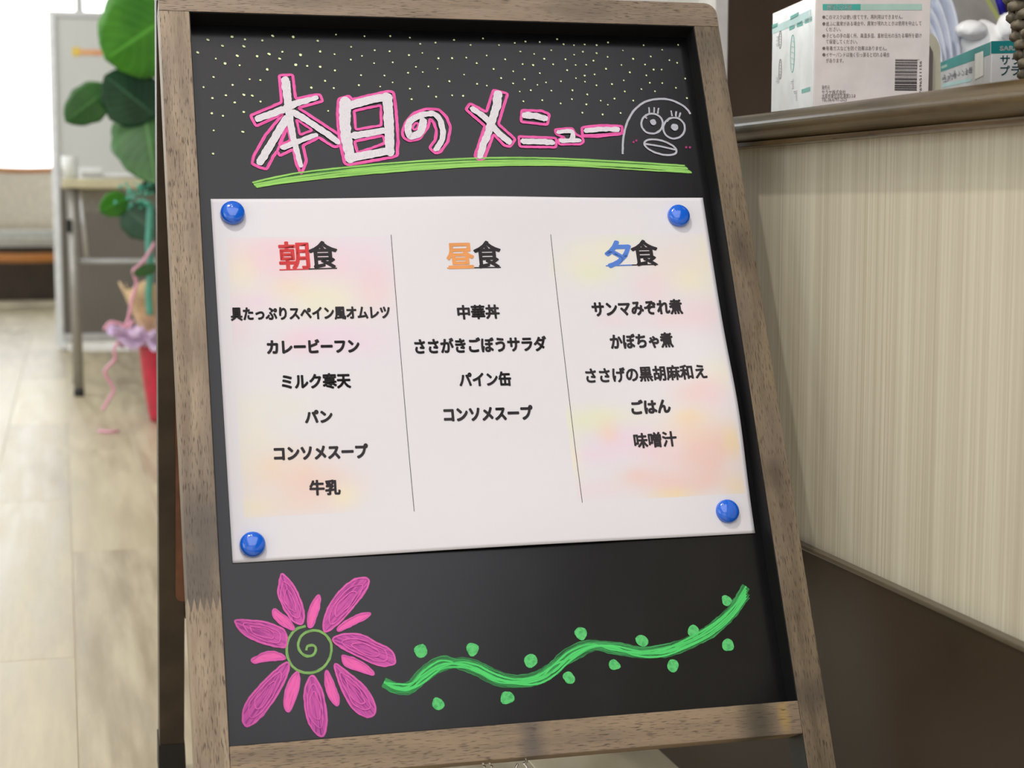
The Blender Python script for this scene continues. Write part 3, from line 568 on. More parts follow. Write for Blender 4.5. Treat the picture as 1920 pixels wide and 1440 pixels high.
for k, (x, y, r) in enumerate([(0.13792, -0.37217, 30), (0.17804, -0.37343, 31), (0.22288, -0.38511, 30), (0.26509, -0.36704, 31), (0.31394, -0.37584, 29), (0.35755, -0.37119, 28), (0.38909, -0.3486, 25), (0.3845, -0.38356, 30), (0.33693, -0.39673, 29), (0.28926, -0.39313, 27), (0.25135, -0.40017, 28), (0.2018, -0.41179, 31), (0.14756, -0.41212, 30)]):
    draw('vine_bud', lambda bm, uvs: dabs(bm, uvs, (x, y), r * .00017, .0006, 16, k * 1.3), mbud)

# ------------------------------------------------------------------ paper menu
PW_, PH_ = .42, .297
prot = 0.0039055069363571862
def lift(a, b):
    g = lambda x, c, s: math.exp(-((x - c) / s) ** 2)
    return .0011 + .0042 * g(a, .215, .085) * g(b, 0, .05) + .0045 * g(a, .22, .13) * g(b, -.297, .06) + .0065 * g(a, .42, .06) * g(b, -.195, .06)
def pb(a, b, dz=0.):      # paper coordinates -> board coordinates
    return (a * math.cos(prot) - b * math.sin(prot), a * math.sin(prot) + b * math.cos(prot), lift(a, b) + dz)
BL = [(0.04159, -0.04543, 0.0276, 0.015, (0.86, 0.55, 0.62), 0.6, 0), (0.07077, -0.05495, 0.0368, 0.015, (0.86, 0.55, 0.62), 0.55, 0), (0.02024, -0.06344, 0.0115, 0.0175, (0.84, 0.8, 0.5), 0.6, 0), (0.1186, -0.05088, 0.023, 0.0225, (0.82, 0.6, 0.78), 0.4, 0), (0.05641, -0.07761, 0.0184, 0.008, (0.86, 0.62, 0.42), 0.5, 0), (0.08551, -0.0872, 0.0345, 0.016, (0.84, 0.8, 0.5), 0.6, 0), (0.03462, -0.08853, 0.0184, 0.008, (0.82, 0.6, 0.78), 0.5, 0), (0.12499, -0.07873, 0.0161, 0.0225, (0.86, 0.55, 0.62), 0.5, 0), (0.0957, -0.12132, 0.0391, 0.014, (0.82, 0.6, 0.78), 0.65, 0), (0.01285, -0.10377, 0.0161, 0.0175, (0.86, 0.55, 0.62), 0.4, 0), (0.06172, -0.12272, 0.0138, 0.01, (0.86, 0.55, 0.62), 0.4, 0), (0.03327, -0.1746, 0.0368, 0.0125, (0.84, 0.8, 0.5), 0.2, 0), (0.01711, -0.20406, 0.023, 0.0275, (0.84, 0.8, 0.5), 0.4, 0), (0.04812, -0.22875, 0.0345, 0.019, (0.86, 0.62, 0.42), 0.6, 0), (0.0697, -0.24244, 0.0276, 0.016, (0.84, 0.5, 0.42), 0.5, 0), (0.08895, -0.24971, 0.0115, 0.01, (0.84, 0.8, 0.5), 0.6, 0), (0.01403, -0.25443, 0.0161, 0.01, (0.84, 0.8, 0.5), 0.5, 0), (0.04421, -0.25593, 0.0276, 0.01, (0.86, 0.62, 0.42), 0.5, 0), (0.06617, -0.05949, 0.0552, 0.015, (0.86, 0.55, 0.62), 0.3, 0), (0.32268, -0.04835, 0.0253, 0.011, (0.84, 0.8, 0.5), 0.5, 1), (0.34757, -0.03887, 0.0138, 0.005, (0.66, 0.78, 0.48), 0.4, 1), (0.3065, -0.065, 0.0276, 0.015, (0.84, 0.8, 0.5), 0.5, 1), (0.31551, -0.06752, 0.0138, 0.007, (0.66, 0.78, 0.48), 0.4, 1), (0.3926, -0.05885, 0.0276, 0.0175, (0.86, 0.62, 0.42), 0.35, 1), (0.39491, -0.0759, 0.0184, 0.0125, (0.84, 0.8, 0.5), 0.5, 1), (0.36292, -0.08263, 0.0161, 0.015, (0.86, 0.55, 0.62), 0.4, 1), (0.40223, -0.10734, 0.0184, 0.015, (0.86, 0.55, 0.62), 0.6, 1), (0.37305, -0.1115, 0.023, 0.0075, (0.86, 0.55, 0.62), 0.4, 1), (0.32392, -0.11044, 0.0138, 0.006, (0.86, 0.55, 0.62), 0.35, 1), (0.41673, -0.05914, 0.0138, 0.03, (0.84, 0.8, 0.5), 0.4, 1), (0.41098, -0.15971, 0.0161, 0.0125, (0.84, 0.8, 0.5), 0.55, 1), (0.38479, -0.17662, 0.0207, 0.0125, (0.84, 0.5, 0.42), 0.5, 1), (0.39871, -0.178, 0.0138, 0.015, (0.86, 0.55, 0.62), 0.4, 1), (0.29912, -0.19516, 0.0322, 0.009, (0.84, 0.8, 0.5), 0.6, 1), (0.29433, -0.19725, 0.0276, 0.011, (0.66, 0.78, 0.48), 0.35, 1), (0.31729, -0.21257, 0.0207, 0.012, (0.82, 0.6, 0.78), 0.75, 1), (0.3067, -0.20674, 0.00828, 0.009, (0.86, 0.62, 0.42), 0.6, 1), (0.29511, -0.22646, 0.0276, 0.009, (0.82, 0.6, 0.78), 0.5, 1), (0.26952, -0.22315, 0.01012, 0.02, (0.84, 0.8, 0.5), 0.7, 1), (0.37694, -0.19802, 0.0161, 0.007, (0.84, 0.66, 0.34), 0.6, 1), (0.3799, -0.20958, 0.023, 0.015, (0.86, 0.62, 0.42), 0.6, 1), (0.38646, -0.22806, 0.0299, 0.02, (0.84, 0.5, 0.42), 0.75, 1), (0.32872, -0.24576, 0.0161, 0.008, (0.84, 0.5, 0.42), 0.6, 1), (0.36899, -0.25208, 0.0345, 0.011, (0.84, 0.5, 0.42), 0.65, 1), (0.35384, -0.26162, 0.0184, 0.005, (0.84, 0.66, 0.34), 0.7, 1), (0.41111, -0.21996, 0.00828, 0.0125, (0.84, 0.66, 0.34), 0.7, 1), (0.40976, -0.25847, 0.0115, 0.01, (0.84, 0.66, 0.34), 0.7, 1), (0.34543, -0.22408, 0.0184, 0.0125, (0.86, 0.55, 0.62), 0.45, 1), (0.28699, -0.25488, 0.023, 0.0075, (0.86, 0.55, 0.62), 0.3, 1)]
RECTS = [(0.01047, -0.03376, 0.1442, -0.26284), (0.27331, -0.03352, 0.41643, -0.26382)]
def pcol(a, b):
    base = Vector((.735, .722, .775)); c = base.copy()
    for k, (x0, y0, x1, y1) in enumerate(RECTS):
        if x0 <= a <= x1 and y1 <= b <= y0:
            for (bx, by, rx, ry, col, st, side) in BL:
                if side != k: continue
                nx_ = noise.noise(Vector((a * 45, b * 45, bx * 100))) * .5
                d = ((a - bx) / rx) ** 2 + ((b - by) / ry) ** 2
                f = st * .8 * math.exp(-max(0, d + nx_ * 1.2) * .9)
                c = c.lerp(Vector(col), min(.95, f))
    return c
def xs_of(n, lo_, hi_, extra): return sorted(set([lo_ + (hi_ - lo_) * i / n for i in range(n + 1)] + extra))
ex = []
for r in RECTS: ex += [r[0] - .0002, r[0], r[2], r[2] + .0002]
ey = []
for r in RECTS: ey += [r[1] + .0002, r[1], r[3], r[3] - .0002]
XS = xs_of(130, 0, PW_, [e for e in ex if 0 < e < PW_]); YS = xs_of(95, -PH_, 0, [e for e in ey if -PH_ < e < 0])
me = bpy.data.meshes.new('paper_sheet')
verts = [pb(a, b) for b in YS for a in XS]; nX = len(XS)
faces = [(j * nX + i, j * nX + i + 1, (j + 1) * nX + i + 1, (j + 1) * nX + i) for j in range(len(YS) - 1) for i in range(nX - 1)]
me.from_pydata(verts, [], faces)
ca = me.color_attributes.new('print', 'FLOAT_COLOR', 'POINT')
for i, (b, a) in enumerate([(b, a) for b in YS for a in XS]): ca.data[i].color = (*pcol(a, b), 1)
for p in me.polygons: p.use_smooth = True
t = NT('printed_paper'); at = t.n('ShaderNodeAttribute', attribute_name='print'); t.bump(t.noise(t.coord(scale=(900, 900, 900)), 1, 2), .05, .0002)
mpaper = t.set(at.outputs['Color'], .55, .35)
paper = link('menu_sheet', me, mpaper, None, MB)
tag(paper, 'white paper menu in three columns with pastel watercolour blots, held to the chalkboard', 'paper')
WORLD[paper.name] = MB
sd = paper.modifiers.new('thickness', 'SOLIDIFY'); sd.thickness = .00018; sd.offset = -1

TXT = {}
def text_mesh(body, bold):
    cu = bpy.data.curves.new('txt', 'FONT'); cu.body = body; cu.size = 1;  cu.resolution_u = 3; cu.fill_mode = 'FRONT'
    o = bpy.data.objects.new('txt', cu); COL.objects.link(o)
    bpy.context.view_layer.update()
    me = bpy.data.meshes.new_from_object(o.evaluated_get(bpy.context.evaluated_depsgraph_get()))
    bpy.data.objects.remove(o); bpy.data.curves.remove(cu)
    return me
def text_part(name, body, p0, p1, h, mat, parent, M, place, bold=.03, label=None, slant=0.):
    me = text_mesh(body, bold)
    xs = [v.co.x for v in me.vertices]; x0, x1 = min(xs), max(xs)
    p0, p1 = Vector(p0), Vector(p1); d = p1 - p0; ln = d.length; d /= ln; nrm = Vector((-d.y, d.x)); s = h / .88
    for v in me.vertices:
        u = (v.co.x - x0) / (x1 - x0) * ln; w_ = (v.co.y - .38) * s
        q_ = p0 + d * (u + slant * w_) + nrm * w_
        v.co = place(q_.x, q_.y)
    if bold > 0:
        bm = bmesh.new(); bm.from_mesh(me); base = me.copy(); r_ = bold * s
        for k in range(10):
            a = 2 * math.pi * k / 10; n0 = len(bm.verts); bm.from_mesh(base); bm.verts.ensure_lookup_table()
            for v in bm.verts[n0:]: v.co += SHIFT(place, r_ * math.cos(a), r_ * math.sin(a))
        bm.to_mesh(me); bm.free(); bpy.data.meshes.remove(base)
    o = link(name, me, mat, parent, M)
    if label: o['label'] = label
    return o
def SHIFT(place, dx, dy):
    a = place(.2, -.15); b = place(.2 + dx, -.15 + dy); return b - a
LINES = [('朝', (0.05151, -0.04967), (0.07502, -0.04947), 0.02209, 'red', 0.026), ('食', (0.07545, -0.04948), (0.09788, -0.04926), 0.02172, 'ink', 0.026), ('昼', (0.18829, -0.05214), (0.21032, -0.05192), 0.02169, 'orange', 0.028), ('食', (0.21127, -0.05145), (0.23351, -0.05123), 0.02179, 'ink', 0.026), ('夕', (0.32506, -0.05176), (0.34729, -0.05152), 0.02176, 'blueink', 0.045), ('食', (0.3483, -0.05104), (0.3712, -0.0508), 0.02185, 'ink', 0.026), ('具たっぷりスペイン風オムレツ', (0.01047, -0.09837), (0.13646, -0.09957), 0.01037, 'ink', 0.042), ('カレービーフン', (0.03698, -0.12676), (0.1093, -0.12749), 0.01113, 'ink', 0.05), ('ミルク寒天', (0.0465, -0.15565), (0.10003, -0.15621), 0.01142, 'ink', 0.042), ('パン', (0.06253, -0.18496), (0.08333, -0.18506), 0.0104, 'ink', 0.05), ('コンソメスープ', (0.03668, -0.21338), (0.10891, -0.21447), 0.01112, 'ink', 0.05), ('牛乳', (0.06194, -0.24187), (0.08496, -0.24253), 0.01097, 'ink', 0.042), ('中華丼', (0.19256, -0.10094), (0.22701, -0.10094), 0.0111, 'ink', 0.042), ('ささがきごぼうサラダ', (0.15466, -0.12933), (0.26367, -0.12958), 0.01186, 'ink', 0.042), ('パイン缶', (0.18822, -0.15848), (0.2304, -0.15887), 0.01126, 'ink', 0.042), ('コンソメスープ', (0.17281, -0.1872), (0.24517, -0.18802), 0.01155, 'ink', 0.05), ('サンマみぞれ煮', (0.30709, -0.10066), (0.38567, -0.09982), 0.01233, 'ink', 0.042), ('かぼちゃ煮', (0.31909, -0.12957), (0.37283, -0.12949), 0.01217, 'ink', 0.042), ('ささげの黒胡麻和え', (0.29426, -0.1583), (0.39735, -0.15883), 0.01201, 'ink', 0.036), ('ごはん', (0.3294, -0.18716), (0.36175, -0.18714), 0.0114, 'ink', 0.05), ('味噌汁', (0.32771, -0.21546), (0.36327, -0.2153), 0.01171, 'ink', 0.036)]
for (body, p0, p1, h, mk, bold) in LINES:
    text_part('menu_line', body, p0, p1, h, M_[mk], paper, MB, lambda a, b: Vector(pb(a, b, .00025)), bold)
for (p0, p1, mk) in [((0.0507, -0.0618), (0.07415, -0.06143), 'red'), ((0.07415, -0.06143), (0.09696, -0.06104), 'ink'), ((0.18727, -0.06247), (0.21012, -0.06253), 'orange'), ((0.21012, -0.06253), (0.23273, -0.0625), 'ink'), ((0.32371, -0.06211), (0.34686, -0.06168), 'blueink'), ((0.34686, -0.06168), (0.37019, -0.06139), 'ink')]:
    p0, p1 = Vector(p0), Vector(p1)
    bm = bmesh.new(); pr = None
    for i in range(9):
        c_ = p0.lerp(p1, i / 8); a = bm.verts.new(pb(c_.x, c_.y + .0005, .0003)); b = bm.verts.new(pb(c_.x, c_.y - .0005, .0003))
        if pr: bm.faces.new((pr[0], pr[1], b, a))
        pr = (a, b)
    link('heading_underline', fin(bm, 'u'), M_[mk], paper, MB)
for (p0, p1) in [((0.1434, -0.03287), (0.14086, -0.26501)), ((0.27868, -0.03393), (0.27682, -0.26492))]:
    p0, p1 = Vector(p0), Vector(p1)
    bm = bmesh.new(); pr = None
    for i in range(41):
        c_ = p0.lerp(p1, i / 40); a = bm.verts.new(pb(c_.x - .00022, c_.y, .00025)); b = bm.verts.new(pb(c_.x + .00022, c_.y, .00025))
        if pr: bm.faces.new((pr[0], pr[1], b, a))
        pr = (a, b)
    link('column_rule', fin(bm, 'u'), M_['ink'], paper, MB)

# ------------------------------------------------------------------ magnets
mmag = plain('glossy_blue_plastic', (.008, .13, .72), .13, .6, var=.03, Coat_Weight=.6, Coat_Roughness=.05)
bm = bmesh.new(); r = .0099
lathe(bm, [(0, .0), (r * .93, 0), (r * .99, .0006), (r, .0018), (r * .97, .0032)] + [(r * .97 * math.cos(a), .0032 + .0042 * math.sin(a)) for a in [math.radians(k) for k in range(8, 90, 8)]] + [(0, .0074)], 40)
mmesh = fin(bm, 'magnet', True); mmesh.materials.append(mmag)
for k, ((a, b), lab) in enumerate(zip([(0.01653, -0.01304), (0.39466, -0.01611), (0.39963, -0.27647), (0.0165, -0.28394)], ('round blue magnet at the upper left corner of the menu sheet', 'round blue magnet at the upper right corner of the menu sheet', 'round blue magnet at the lower right corner of the menu sheet', 'round blue magnet at the lower left corner of the menu sheet'))):
    o = bpy.data.objects.new('round_magnet', mmesh); COL.objects.link(o)
    o.matrix_world = MB @ Matrix.Translation((a, b, .0014)); tag(o, lab, 'magnet', 'blue magnets on the menu sheet')

# ------------------------------------------------------------------ things on the counter
def box_frame(org, heading):     # x along the front face, y into depth, z up
    c_, s_ = math.cos(heading), math.sin(heading)
    return Matrix(((c_, s_, 0, org[0]), (-s_, c_, 0, org[1]), (0, 0, 1, org[2]), (0, 0, 0, 1)))
ZC = .6612
def slab2d(name, pts, mat, parent, M, face, h=.0002, th=.0001):
    """thin printed patch on a carton face: face 'F' uses (x, z), face 'S' uses (y, z)"""
    bm = bmesh.new()
    vv = [bm.verts.new((p[0], -h, p[1]) if face == 'F' else (-h, p[0], p[1])) for p in pts]
    bm.faces.new(vv)
    me = bpy.data.meshes.new(name); bm.to_mesh(me); bm.free()
    return link(name, me, mat, parent, M)
PF = lambda x, z: Vector((x, -.0003, z))
PS = lambda y, z: Vector((-.0003, y, z))
# mask carton
MM = box_frame((0.50323, -0.0414) + (ZC,), 0.15882)
mk_ = thing('mask_box', MM.translation, 'white and teal carton of face masks, wrapped in film, with a barcode', 'box')
mbw, mbd, mbh = 0.1, 0.14347, 0.75728 - ZC
box('carton', (0, 0, 0), (mbw, mbd, mbh), M_['card'], mk_, MM, bev=.0006)
slab2d('side_panel', [(.0008, .001), (mbd - .0008, .001), (mbd - .0008, mbh - .001), (.0008, mbh - .001)], M_['card2'], mk_, MM, 'S', .00008)
slab2d('header_band', [(0.0061, 0.08795), (0.03885, 0.08836), (0.03897, 0.08327), (0.00621, 0.08288)], M_['teal'], mk_, MM, 'F')
slab2d('header_band', [(0.03885, 0.08836), (0.0922, 0.08903), (0.09234, 0.08392), (0.03897, 0.08327)], M_['pale'], mk_, MM, 'F')
text_part('lettering', '使用上の注意', *[(0.00938, 0.08543), (0.03105, 0.0857)], .0042, M_['whiteink'], mk_, MM, PF, .01)
for body, a, b in [('このマスクは使い捨てです。再利用はできません。', (0.00909, 0.07716), (0.07573, 0.07816)), ('皮ふに異常がある場合や、異常が現れたときは使用を中止して', (0.0092, 0.07163), (0.09217, 0.07302)), ('ください。', (0.0093, 0.06698), (0.02222, 0.06735)), ('子どもの手の届く所、高温多湿、直射日光の当たる場所を避け', (0.00941, 0.06167), (0.09245, 0.06277)), ('て保管してください。', (0.00951, 0.05679), (0.03679, 0.05707)), ('有毒ガスなどを防ぐ効果はありません。', (0.00963, 0.05124), (0.06245, 0.05176)), ('イヤーバンドは強く引っ張ると切れる場合', (0.00974, 0.04591), (0.0649, 0.04644)), ('があります。', (0.00984, 0.04102), (0.0251, 0.04116)), ('発売元', (0.0066, 0.0185), (0.01355, 0.01856)), ('サラヤ株式会社', (0.00669, 0.01449), (0.02753, 0.01486)), ('大阪市東住吉区湯里2-2-8', (0.00675, 0.01136), (0.03596, 0.01179)), ('TEL.06-6797-2525', (0.00681, 0.00846), (0.02859, 0.00883))]:
    text_part('lettering', body, a, b, .0036, M_['greyink'], mk_, MM, PF, .0)
for (x, y) in [(0.00725, 0.07714), (0.00736, 0.07161), (0.00757, 0.06165), (0.00778, 0.05122), (0.00789, 0.04589)]:
    bm = bmesh.new(); bmesh.ops.create_circle(bm, cap_ends=True, segments=14, radius=.0013, matrix=Matrix.Translation((x, -.0003, y)) @ Matrix.Rotation(math.pi / 2, 4, 'X'))
    link('bullet', fin(bm, 'bullet'), M_['greyink'], mk_, MM)
(bx0, by0), (bx1, by1) = [(0.07008, 0.01652), (0.08948, 0.04287)]
bm = bmesh.new(); random.seed(11)
z = by0; 
while z < by1 - .0006:
    w = random.choice([.00033, .00033, .00066, .00099]); xx = bx1 + (.0016 if z > by1 - .0016 else 0)
    vv = [bm.verts.new(p) for p in ((bx0, -.0003, z), (xx, -.0003, z), (xx, -.0003, z + w), (bx0, -.0003, z + w))]; bm.faces.new(vv)
    z += w + random.choice([.00033, .00033, .00066])
me = bpy.data.meshes.new('barcode'); bm.to_mesh(me); bm.free(); link('barcode', me, M_['ink'], mk_, MM)
text_part('lettering', '4987696511156', *[(0.09307, 0.00501), (0.09209, 0.04133)], .0026, M_['ink'], mk_, MM, PF, .0)
# left side of the mask carton: bands, labels and small drawings
for pts, mk2 in [([(0.01404, 0.08505), (0.14307, 0.08311), (0.14268, 0.07724), (0.01341, 0.07606)], 'palec'), ([(0.14324, 0.08556), (0.12394, 0.08547), (0.12368, 0.0816), (0.14298, 0.08164)], 'teal'), ([(0.07956, 0.08639), (0.0531, 0.08717), (0.05284, 0.08348), (0.0793, 0.08263)], 'teal'), ([(0.08258, 0.07784), (0.06471, 0.07784), (0.06449, 0.07459), (0.08232, 0.07407)], 'teal'), ([(0.05769, 0.07803), (0.03871, 0.07831), (0.03843, 0.07419), (0.05744, 0.07432)], 'teal'), ([(0.03194, 0.07849), (0.01032, 0.07884), (0.01004, 0.07481), (0.03168, 0.07485)], 'teal'), ([(0.03805, 0.01945), (0.01113, 0.01989), (0.01087, 0.01627), (0.03779, 0.01577)], 'teal')]: slab2d('printed_patch', pts, M_[mk2], mk_, MM, 'S', .0003)
for (c0, ry_, rz_, mk2) in [((0.11336, 0.06908), 0.0045, 0.008, 'greyink'), ((0.11156, 0.04261), 0.0045, 0.009, 'greyink'), ((0.07009, 0.05285), 0.0068, 0.0165, 'teal')]:
    bm = bmesh.new(); pr = []
    P = [Vector((-.0004, c0[0] + ry_ * math.cos(a), c0[1] + rz_ * math.sin(a))) for a in [2 * math.pi * k / 24 for k in range(24)]]
    tube(bm, P, .00022, 4, closed=True)
    for q_ in range(5):
        s_ = -.6 + q_ * .3; tube(bm, [(-.0004, c0[0] - ry_ * .7, c0[1] + rz_ * s_), (-.0004, c0[0] + ry_ * .7, c0[1] + rz_ * (s_ + .12))], .00015, 4)
    link('mask_drawing', fin(bm, 'md'), M_[mk2], mk_, MM)
bm = bmesh.new()
for (y, z) in [(0.12306, 0.07241), (0.12077, 0.03852), (0.07031, 0.03003), (0.05889, 0.01899)]:
    for k in range(6): bbox(bm, (-.0003, y - .006, z - k * .0016), (-.0002, y + random.uniform(-.002, .006), z - k * .0016 + .0005))
link('small_print', fin(bm, 'sp'), M_['palegrey'], mk_, MM)['kind'] = 'stuff'
# folded film at the corner
film = NT('clear_wrapping_film'); film.set((.95, .97, 1), .12, .8); film.b.inputs['Alpha'].default_value = .16
bm = bmesh.new()
for pts in ([(0, 0), (.034, .0), (.012, mbh)], [(.001, .04), (.020, .085), (.004, mbh)]):
    vv = [bm.verts.new((-.0012, p[0], p[1])) for p in pts]; bm.faces.new(vv)
me = bpy.data.meshes.new('film'); bm.to_mesh(me); bm.free(); link('film_fold', me, film.m, mk_, MM)

# glove carton
MG = box_frame((0.71704, 0.03819) + (ZC,), 0.30543)
gl = thing('glove_box', MG.translation, 'white carton of plastic gloves with a deep teal top band, right of the mask carton', 'box')
gw, gd, gh = .125, .232, 0.73116 - ZC
box('carton', (0, 0, 0), (gw, gd, gh), M_['card2'], gl, MG, bev=.0008)
slab2d('top_band', [(-0.00081, 0.06961), (0.09666, 0.07166), (0.09711, 0.0596), (-0.00047, 0.05847)], M_['teal2'], gl, MG, 'F')
slab2d('side_band', [(0.00554, 0.0694), (0.23763, 0.06938), (0.23628, 0.05923), (0.00405, 0.05786)], plain('mid_teal_print', (.10, .36, .36), .4), gl, MG, 'S')
text_part('lettering', 'SARAYA', *[(0.00764, 0.06329), (0.03406, 0.06368)], .0048, M_['whiteink'], gl, MG, PF, .05)
text_part('lettering', 'サラヤ', *[(0.00821, 0.05263), (0.03635, 0.05303)], .0088, M_['tealtext'], gl, MG, PF, .015)
text_part('lettering', 'プラスチック手袋', *[(0.00851, 0.04269), (0.08511, 0.04368)], .0088, M_['tealtext'], gl, MG, PF, .015)
text_part('lettering', 'サラヤ', *[(0.21896, 0.05237), (0.14617, 0.05228)], .0062, M_['palegrey'], gl, MG, lambda y, z: Vector((-.0003, y, z)), .01)
text_part('lettering', 'プラスチック手袋', *[(0.21049, 0.04954), (0.07649, 0.04996)], .0062, M_['palegrey'], gl, MG, lambda y, z: Vector((-.0003, y, z)), .01)
slab2d('side_label', [(0.06371, 0.03936), (0.06691, 0.06386), (0.03145, 0.06371), (0.02846, 0.04073)], M_['whiteink'], gl, MG, 'S', .0004)
slab2d('pale_patch', [(0.21541, 0.04603), (0.08007, 0.04208), (0.07966, 0.03899), (0.21489, 0.04213)], M_['palec'], gl, MG, 'S', .0003)
slab2d('tab_mark', [(0.22296, 0.06208), (0.19353, 0.06193), (0.19393, 0.06496), (0.22333, 0.06488)], M_['pale'], gl, MG, 'S', .0004)

# standing curved white folders between the cartons
mfold = plain('milky_white_folder', (.74, .79, .90), .3, .5, Transmission_Weight=.0)
mbeige = plain('beige_plastic', (.60, .58, .45), .4)
for k, (pts, lab) in enumerate([([(0.77914, 0.285, 0.78307), (0.78962, 0.285, 0.76992), (0.79831, 0.285, 0.7544), (0.80266, 0.285, 0.73646), (0.80528, 0.285, 0.69235)], 'innermost curved white folder, next to the mask carton'), ([(0.78403, 0.29, 0.79497), (0.79511, 0.29, 0.78407), (0.80457, 0.29, 0.76518), (0.81049, 0.29, 0.73818), (0.81372, 0.29, 0.69563)], 'second curved white folder from the mask carton'), ([(0.78809, 0.295, 0.81421), (0.80118, 0.295, 0.80057), (0.81136, 0.295, 0.77999), (0.81932, 0.295, 0.75016), (0.82477, 0.295, 0.69897)], 'third curved white folder from the mask carton'), ([(0.8077, 0.3, 0.82393), (0.81988, 0.3, 0.80173), (0.82759, 0.3, 0.78097), (0.83172, 0.3, 0.75204), (0.83468, 0.3, 0.69945)], 'outermost curved white folder, nearest the glove carton')]):
    P = crom([Vector(p) for p in pts], 6)
    bm = bmesh.new(); d = Vector((.16, .99, 0)).normalized() * .075; rows = []
    for p in P:
        rows.append([bm.verts.new(p), bm.verts.new(p + d * .5), bm.verts.new(p + d)])
    for A_, B_ in zip(rows, rows[1:]):
        for q_ in range(2): bm.faces.new((A_[q_], A_[q_ + 1], B_[q_ + 1], B_[q_]))
    me = fin(bm, 'folder', True)
    o = link('plastic_folder', me, mfold); sm = o.modifiers.new('t', 'SOLIDIFY'); sm.thickness = .0035; sm.offset = 0
    tag(o, lab, 'folder', 'curved white folders between the cartons')
# beige tape dispenser with rounded top, half hidden by the mask carton
td = thing('tape_dispenser', (0.70429, 0.12, 0.69378), 'beige plastic dispenser with a dark slot, half hidden behind the mask carton', 'dispenser')
p_ = Vector((0.68223, 0.1, 0.74459)); q1 = Vector((0.69907, 0.1, 0.74504)); wv = q1.x - p_.x
pts = [(p_.x - .02, ZC), (p_.x - .02, p_.z - .006)] + [(p_.x + (q1.x - p_.x) * math.sin(math.radians(a)), p_.z - .02 + .02 * math.cos(math.radians(a))) for a in range(0, 91, 15)] + [(q1.x + .003, ZC)]
prism('body', pts, .10, .145, mbeige, td, axes=(0, 2, 1), bev=.0015)
s0 = (0.68711, 0.098, 0.73205)
prism('slot', [(s0[0] - .006, ZC + .001), (s0[0] - .006, s0[2]), (s0[0] - .001, s0[2] - .001), (s0[0] + .0025, s0[2] - .007), (s0[0] + .003, ZC + .001)], .097, .0998, M_['greyink'], td, axes=(0, 2, 1), bev=.0003)

# leaning brochure with a lime edge
br = thing('leaning_brochure', (0.89852, 0.37, 0.77062), 'pale grey brochure with a lime green edge leaning behind the white bag', 'brochure')
tl, trr, brr, bll = [Vector(v) for v in ((0.84527, 0.35, 0.82574), (0.88915, 0.37, 0.82969), (0.92244, 0.37, 0.78438), (0.86864, 0.35, 0.75621))]
def sheet(name, quad, th, mat, parent):
    bm = bmesh.new(); n_ = (quad[1] - quad[0]).cross(quad[3] - quad[0]).normalized() * th
    a = [bm.verts.new(v) for v in quad]; b = [bm.verts.new(v + n_) for v in quad]
    bm.faces.new(a); bm.faces.new(b[::-1])
    for i in range(4): bm.faces.new((a[i], b[i], b[(i + 1) % 4], a[(i + 1) % 4]))
    return link(name, fin(bm, name), mat, parent)
sheet('cover', [tl, trr, brr, bll], .002, plain('pale_grey_cover', (.52, .51, .47), .45), br)
e0, e1 = Vector((0.89712, 0.371, 0.83008)), Vector((0.92635, 0.371, 0.78697))
sheet('lime_edge', [trr, e0, e1, brr], .003, plain('lime_card_edge', (.55, .62, .22), .45), br)
e2, e3 = Vector((0.90705, 0.373, 0.83066)), Vector((0.93227, 0.373, 0.78854))
sheet('grey_edge', [e0, e2, e3, e1], .003, plain('grey_green_edge', (.38, .40, .33), .45), br)
bm = bmesh.new()
# blue pen
pn = thing('blue_marker', (0.89551, 0.315, 0.78272), 'thick royal blue marker pen leaning over the white plastic bag', 'pen')
bm = bmesh.new(); a, b = Vector((0.87742, 0.315, 0.8311)), Vector((0.89328, 0.315, 0.79017))
tube(bm, [a, b], .0042, 20); link('barrel', fin(bm, 'barrel', True), plain('royal_blue_plastic', (.035, .03, .50), .25), pn)
d = (b - a).normalized()
bm = bmesh.new(); tube(bm, [b, b + d * .004, b + d * .009], lambda t_: .0046 - .0015 * t_, 20); link('cap', fin(bm, 'cap', True), M_['white'], pn)
# white plastic bag: two soft lobes
def blob(name, c, rad, parent, mat, seed, amp=.18):
    bm = bmesh.new(); bmesh.ops.create_icosphere(bm, subdivisions=4, radius=1)
    for v in bm.verts:
        n_ = noise.noise(v.co * 1.7 + Vector((seed, 0, 0))) + .4 * noise.noise(v.co * 4 + Vector((seed, 2, 0)))
        v.co = Vector((v.co.x * rad[0], v.co.y * rad[1], v.co.z * rad[2])) * (1 + amp * n_) + Vector(c)
    return link(name, fin(bm, name, True), mat, parent)
mbag = plain('glossy_white_polythene', (.93, .94, .95), .35, .5, Subsurface_Weight=0.)
bag = thing('plastic_bag', (0.86533, 0.3, 0.7345), 'bright white crumpled plastic bag behind the glove carton', 'bag')
blob('bag_body', (0.8651, 0.305, 0.751), (.034, .019, .029), bag, mbag, 1.)
blob('bag_fold', (0.84025, 0.29, 0.76896), (.0185, .012, .0105), bag, mbag, 4., .1)
blob('bag_knot', (0.88601, 0.29, 0.77303), (.0135, .012, .0165), bag, mbag, 7., .12)

